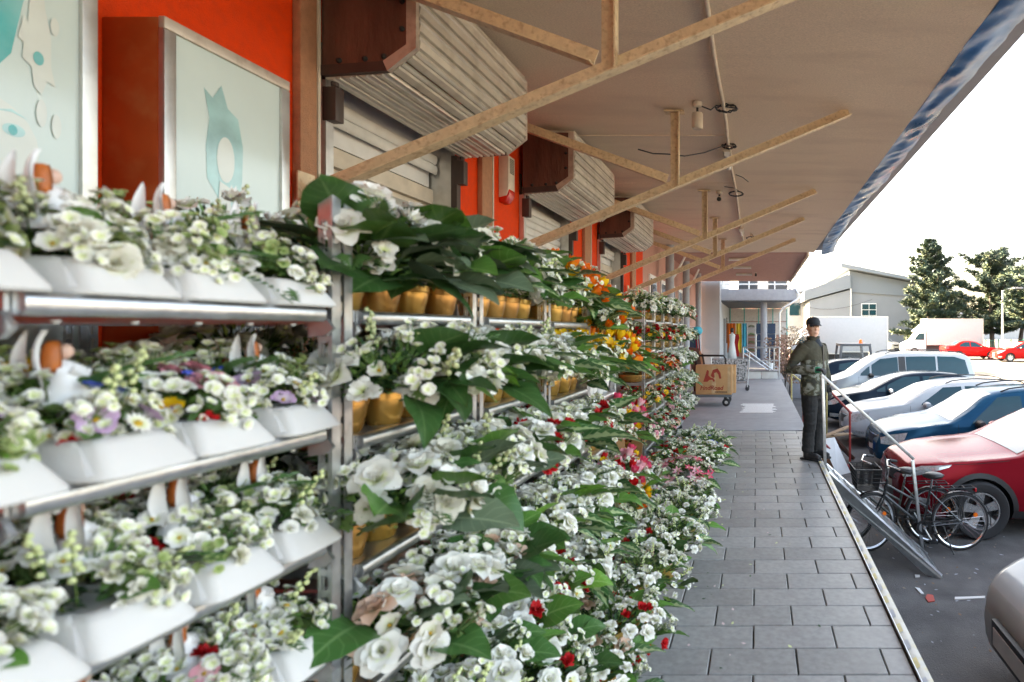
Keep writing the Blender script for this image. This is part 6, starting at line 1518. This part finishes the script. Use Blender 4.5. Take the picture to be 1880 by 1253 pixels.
# litter
def scrap(label, x, y, pts, m): tag(MB().prism([(x+a, y+c) for a, c in pts], -.994, -.985, 'z').build('litter', m, None), label, 'litter')
scrap('torn red and white wrapper on the asphalt', 1.63, 5.45, [(0,0),(.07,.02),(.09,.14),(.04,.16),(.0,.09)], mat('red_paper', (.5,.08,.06), .6))
scrap('white paper scrap next to the red wrapper', 1.61, 5.62, [(0,0),(.03,.0),(.02,.12),(-.02,.14)], M['white'])
scrap('pale crumpled strip lying by the silver car', 1.90, 5.50, [(0,0),(.3,.03),(.32,.07),(.02,.05)], M['wpanel'])
scrap('white paper ball at the end of the ramp', 1.66, 6.0, [(0,0),(.05,.01),(.06,.05),(.01,.06)], M['white'])
lm_ = MB()
for k in range(420):
    x = rnd(.9,4.2)**1.0; y = rnd(3,11); s = rnd(.008,.03); a = rnd(0,6.3); z = -.9945+rnd(0,.004)
    lm_.add([(x+s*math.cos(a+j*1.57)*(1 if j % 2 else .5), y+s*math.sin(a+j*1.57)*(1 if j % 2 else .5), z) for j in range(4)], [(0,1,2,3)], k % 3)
o = lm_.build('fallen_leaves', [M['dry'], M['dry2'], M['grey']]); tag(o, 'fallen leaves and grit scattered on the asphalt', 'leaves'); o['kind'] = 'stuff'

# ------------------------------------------------------------------ lamp post, fence, pines
lp = thing('street_lamp', 'tall grey street lamp standing before the pines', 'street lamp', (20.6, 48, gz(48)))
MB().tube([(0,0,0),(0,0,5.6)], [.1,.07], 10).build('pole', M['zinc'], lp, smooth=50); MB().tube([(0,0,5.55),(.5,0,5.75),(1.3,0,5.8)], .05, 8).build('arm', M['zinc'], lp, smooth=50); MB().box((.9,-.12,5.74),(1.7,.12,5.88)).build('head', M['grey'], lp, bevel=.03)
fe_ = thing('green_fence', 'green metal fence at the right edge of the far lot', 'fence', (20.0, 50, gz(50)))
M['greenp'] = mat('green_paint', (.02,.16,.12), .5)
for k in range(9): MB().box((k*1.1-.04,-.04,0),(k*1.1+.04,.04,1.5)).build('post', M['greenp'], fe_)
for z in (.2, 1.35): MB().box((0,-.02,z),(8.8,.02,z+.05)).build('rail', M['greenp'], fe_)
for k in range(52):
    if k % 6: MB().box((k*.17,-.012,.25),(k*.17+.02,.012,1.35)).build('bar', M['greenp'], fe_)
M['needle'] = mat('pine_needles', (.022,.046,.03), .7, var=.5, scale=1.2); M['needle2'] = mat('pine_needles_light', (.06,.08,.035), .7, var=.4, scale=1.5)
def pine(label, loc, H, spread, low, seed, whorls=13, dens=1.0, shape='cone'):
    random.seed(seed); t = thing('pine_tree', label, 'tree', loc, 0, 'pines beyond the lot')
    tr = MB(); pts = [Vector((.15*math.sin(k*.7+seed), .12*math.cos(k*.9), H*k/10)) for k in range(11)]
    tr.tube(pts, [.26*(1-k/10.6)+.02 for k in range(11)], 9)
    cr = MB()
    for w in range(whorls):
        f = w/(whorls-1); z = H*(low+(.97-low)*f)
        for b_ in range(5 if f < .85 else 4):
            a = rnd(0, math.tau)
            rad = spread*((1-f)**.75 if shape == 'cone' else math.sqrt(max(.03,1-(f*1.05)**2)))*rnd(.6,1.1)+.35
            up = rnd(.0,.35)+.5*f; p0 = Vector((0,0,z)); pp = [p0+Vector((math.cos(a)*rad*s, math.sin(a)*rad*s, rad*up*s*s*.8-.05*rad*math.sin(s*3))) for s in (0,.35,.7,1)]
            tr.tube(pp, [.06*(1-f*.6),.045*(1-f*.6),.03*(1-f*.6),.012], 5)
            for c_ in range(int((3+rad*2.6)*dens*1.35)):
                s = rnd(.12,1.05); q = p0+Vector((math.cos(a)*rad*s, math.sin(a)*rad*s, rad*up*s*s*.8)) + Vector((rnd(-.35,.35),rnd(-.35,.35),rnd(-.1,.22)))*min(1,rad*.55)
                R0 = rnd(.30,.56); mi = 1 if rnd(0,1) < .34 else 0
                for k in range(18):     # a tuft of needles
                    d = Vector((rnd(-1,1),rnd(-1,1),rnd(-.35,1.0))); d = d.normalized()*R0*rnd(.6,1.1); e = d.orthogonal().normalized()*.08
                    st_ = q+d*rnd(0,.45); cr.add([st_-e, st_+e, q+d], [(0,1,2)], mi)
    tr.build('trunk', M['bark'], t, smooth=50); cr.build('crown', [M['needle'], M['needle2']], t)
pine('tall tiered pine beside the grey hall', (17.4, 57.5, gz(57)), 11.4, 3.9, .10, 3, 16, 3.2)
pine('broad dense pine behind the street lamp', (24.6, 60, gz(60)), 10.3, 5.2, .2, 8, 14, 3.4, 'dome')
pine('sunlit pine cut by the right edge of the picture', (22.3, 44, gz(44)), 7.6, 2.6, .42, 12, 9, 3.0, 'dome')
pine('dark pine with crossing trunks right of the broad one', (29.6, 64, gz(60)), 9.0, 4.4, .3, 17, 10, 2.4, 'dome')
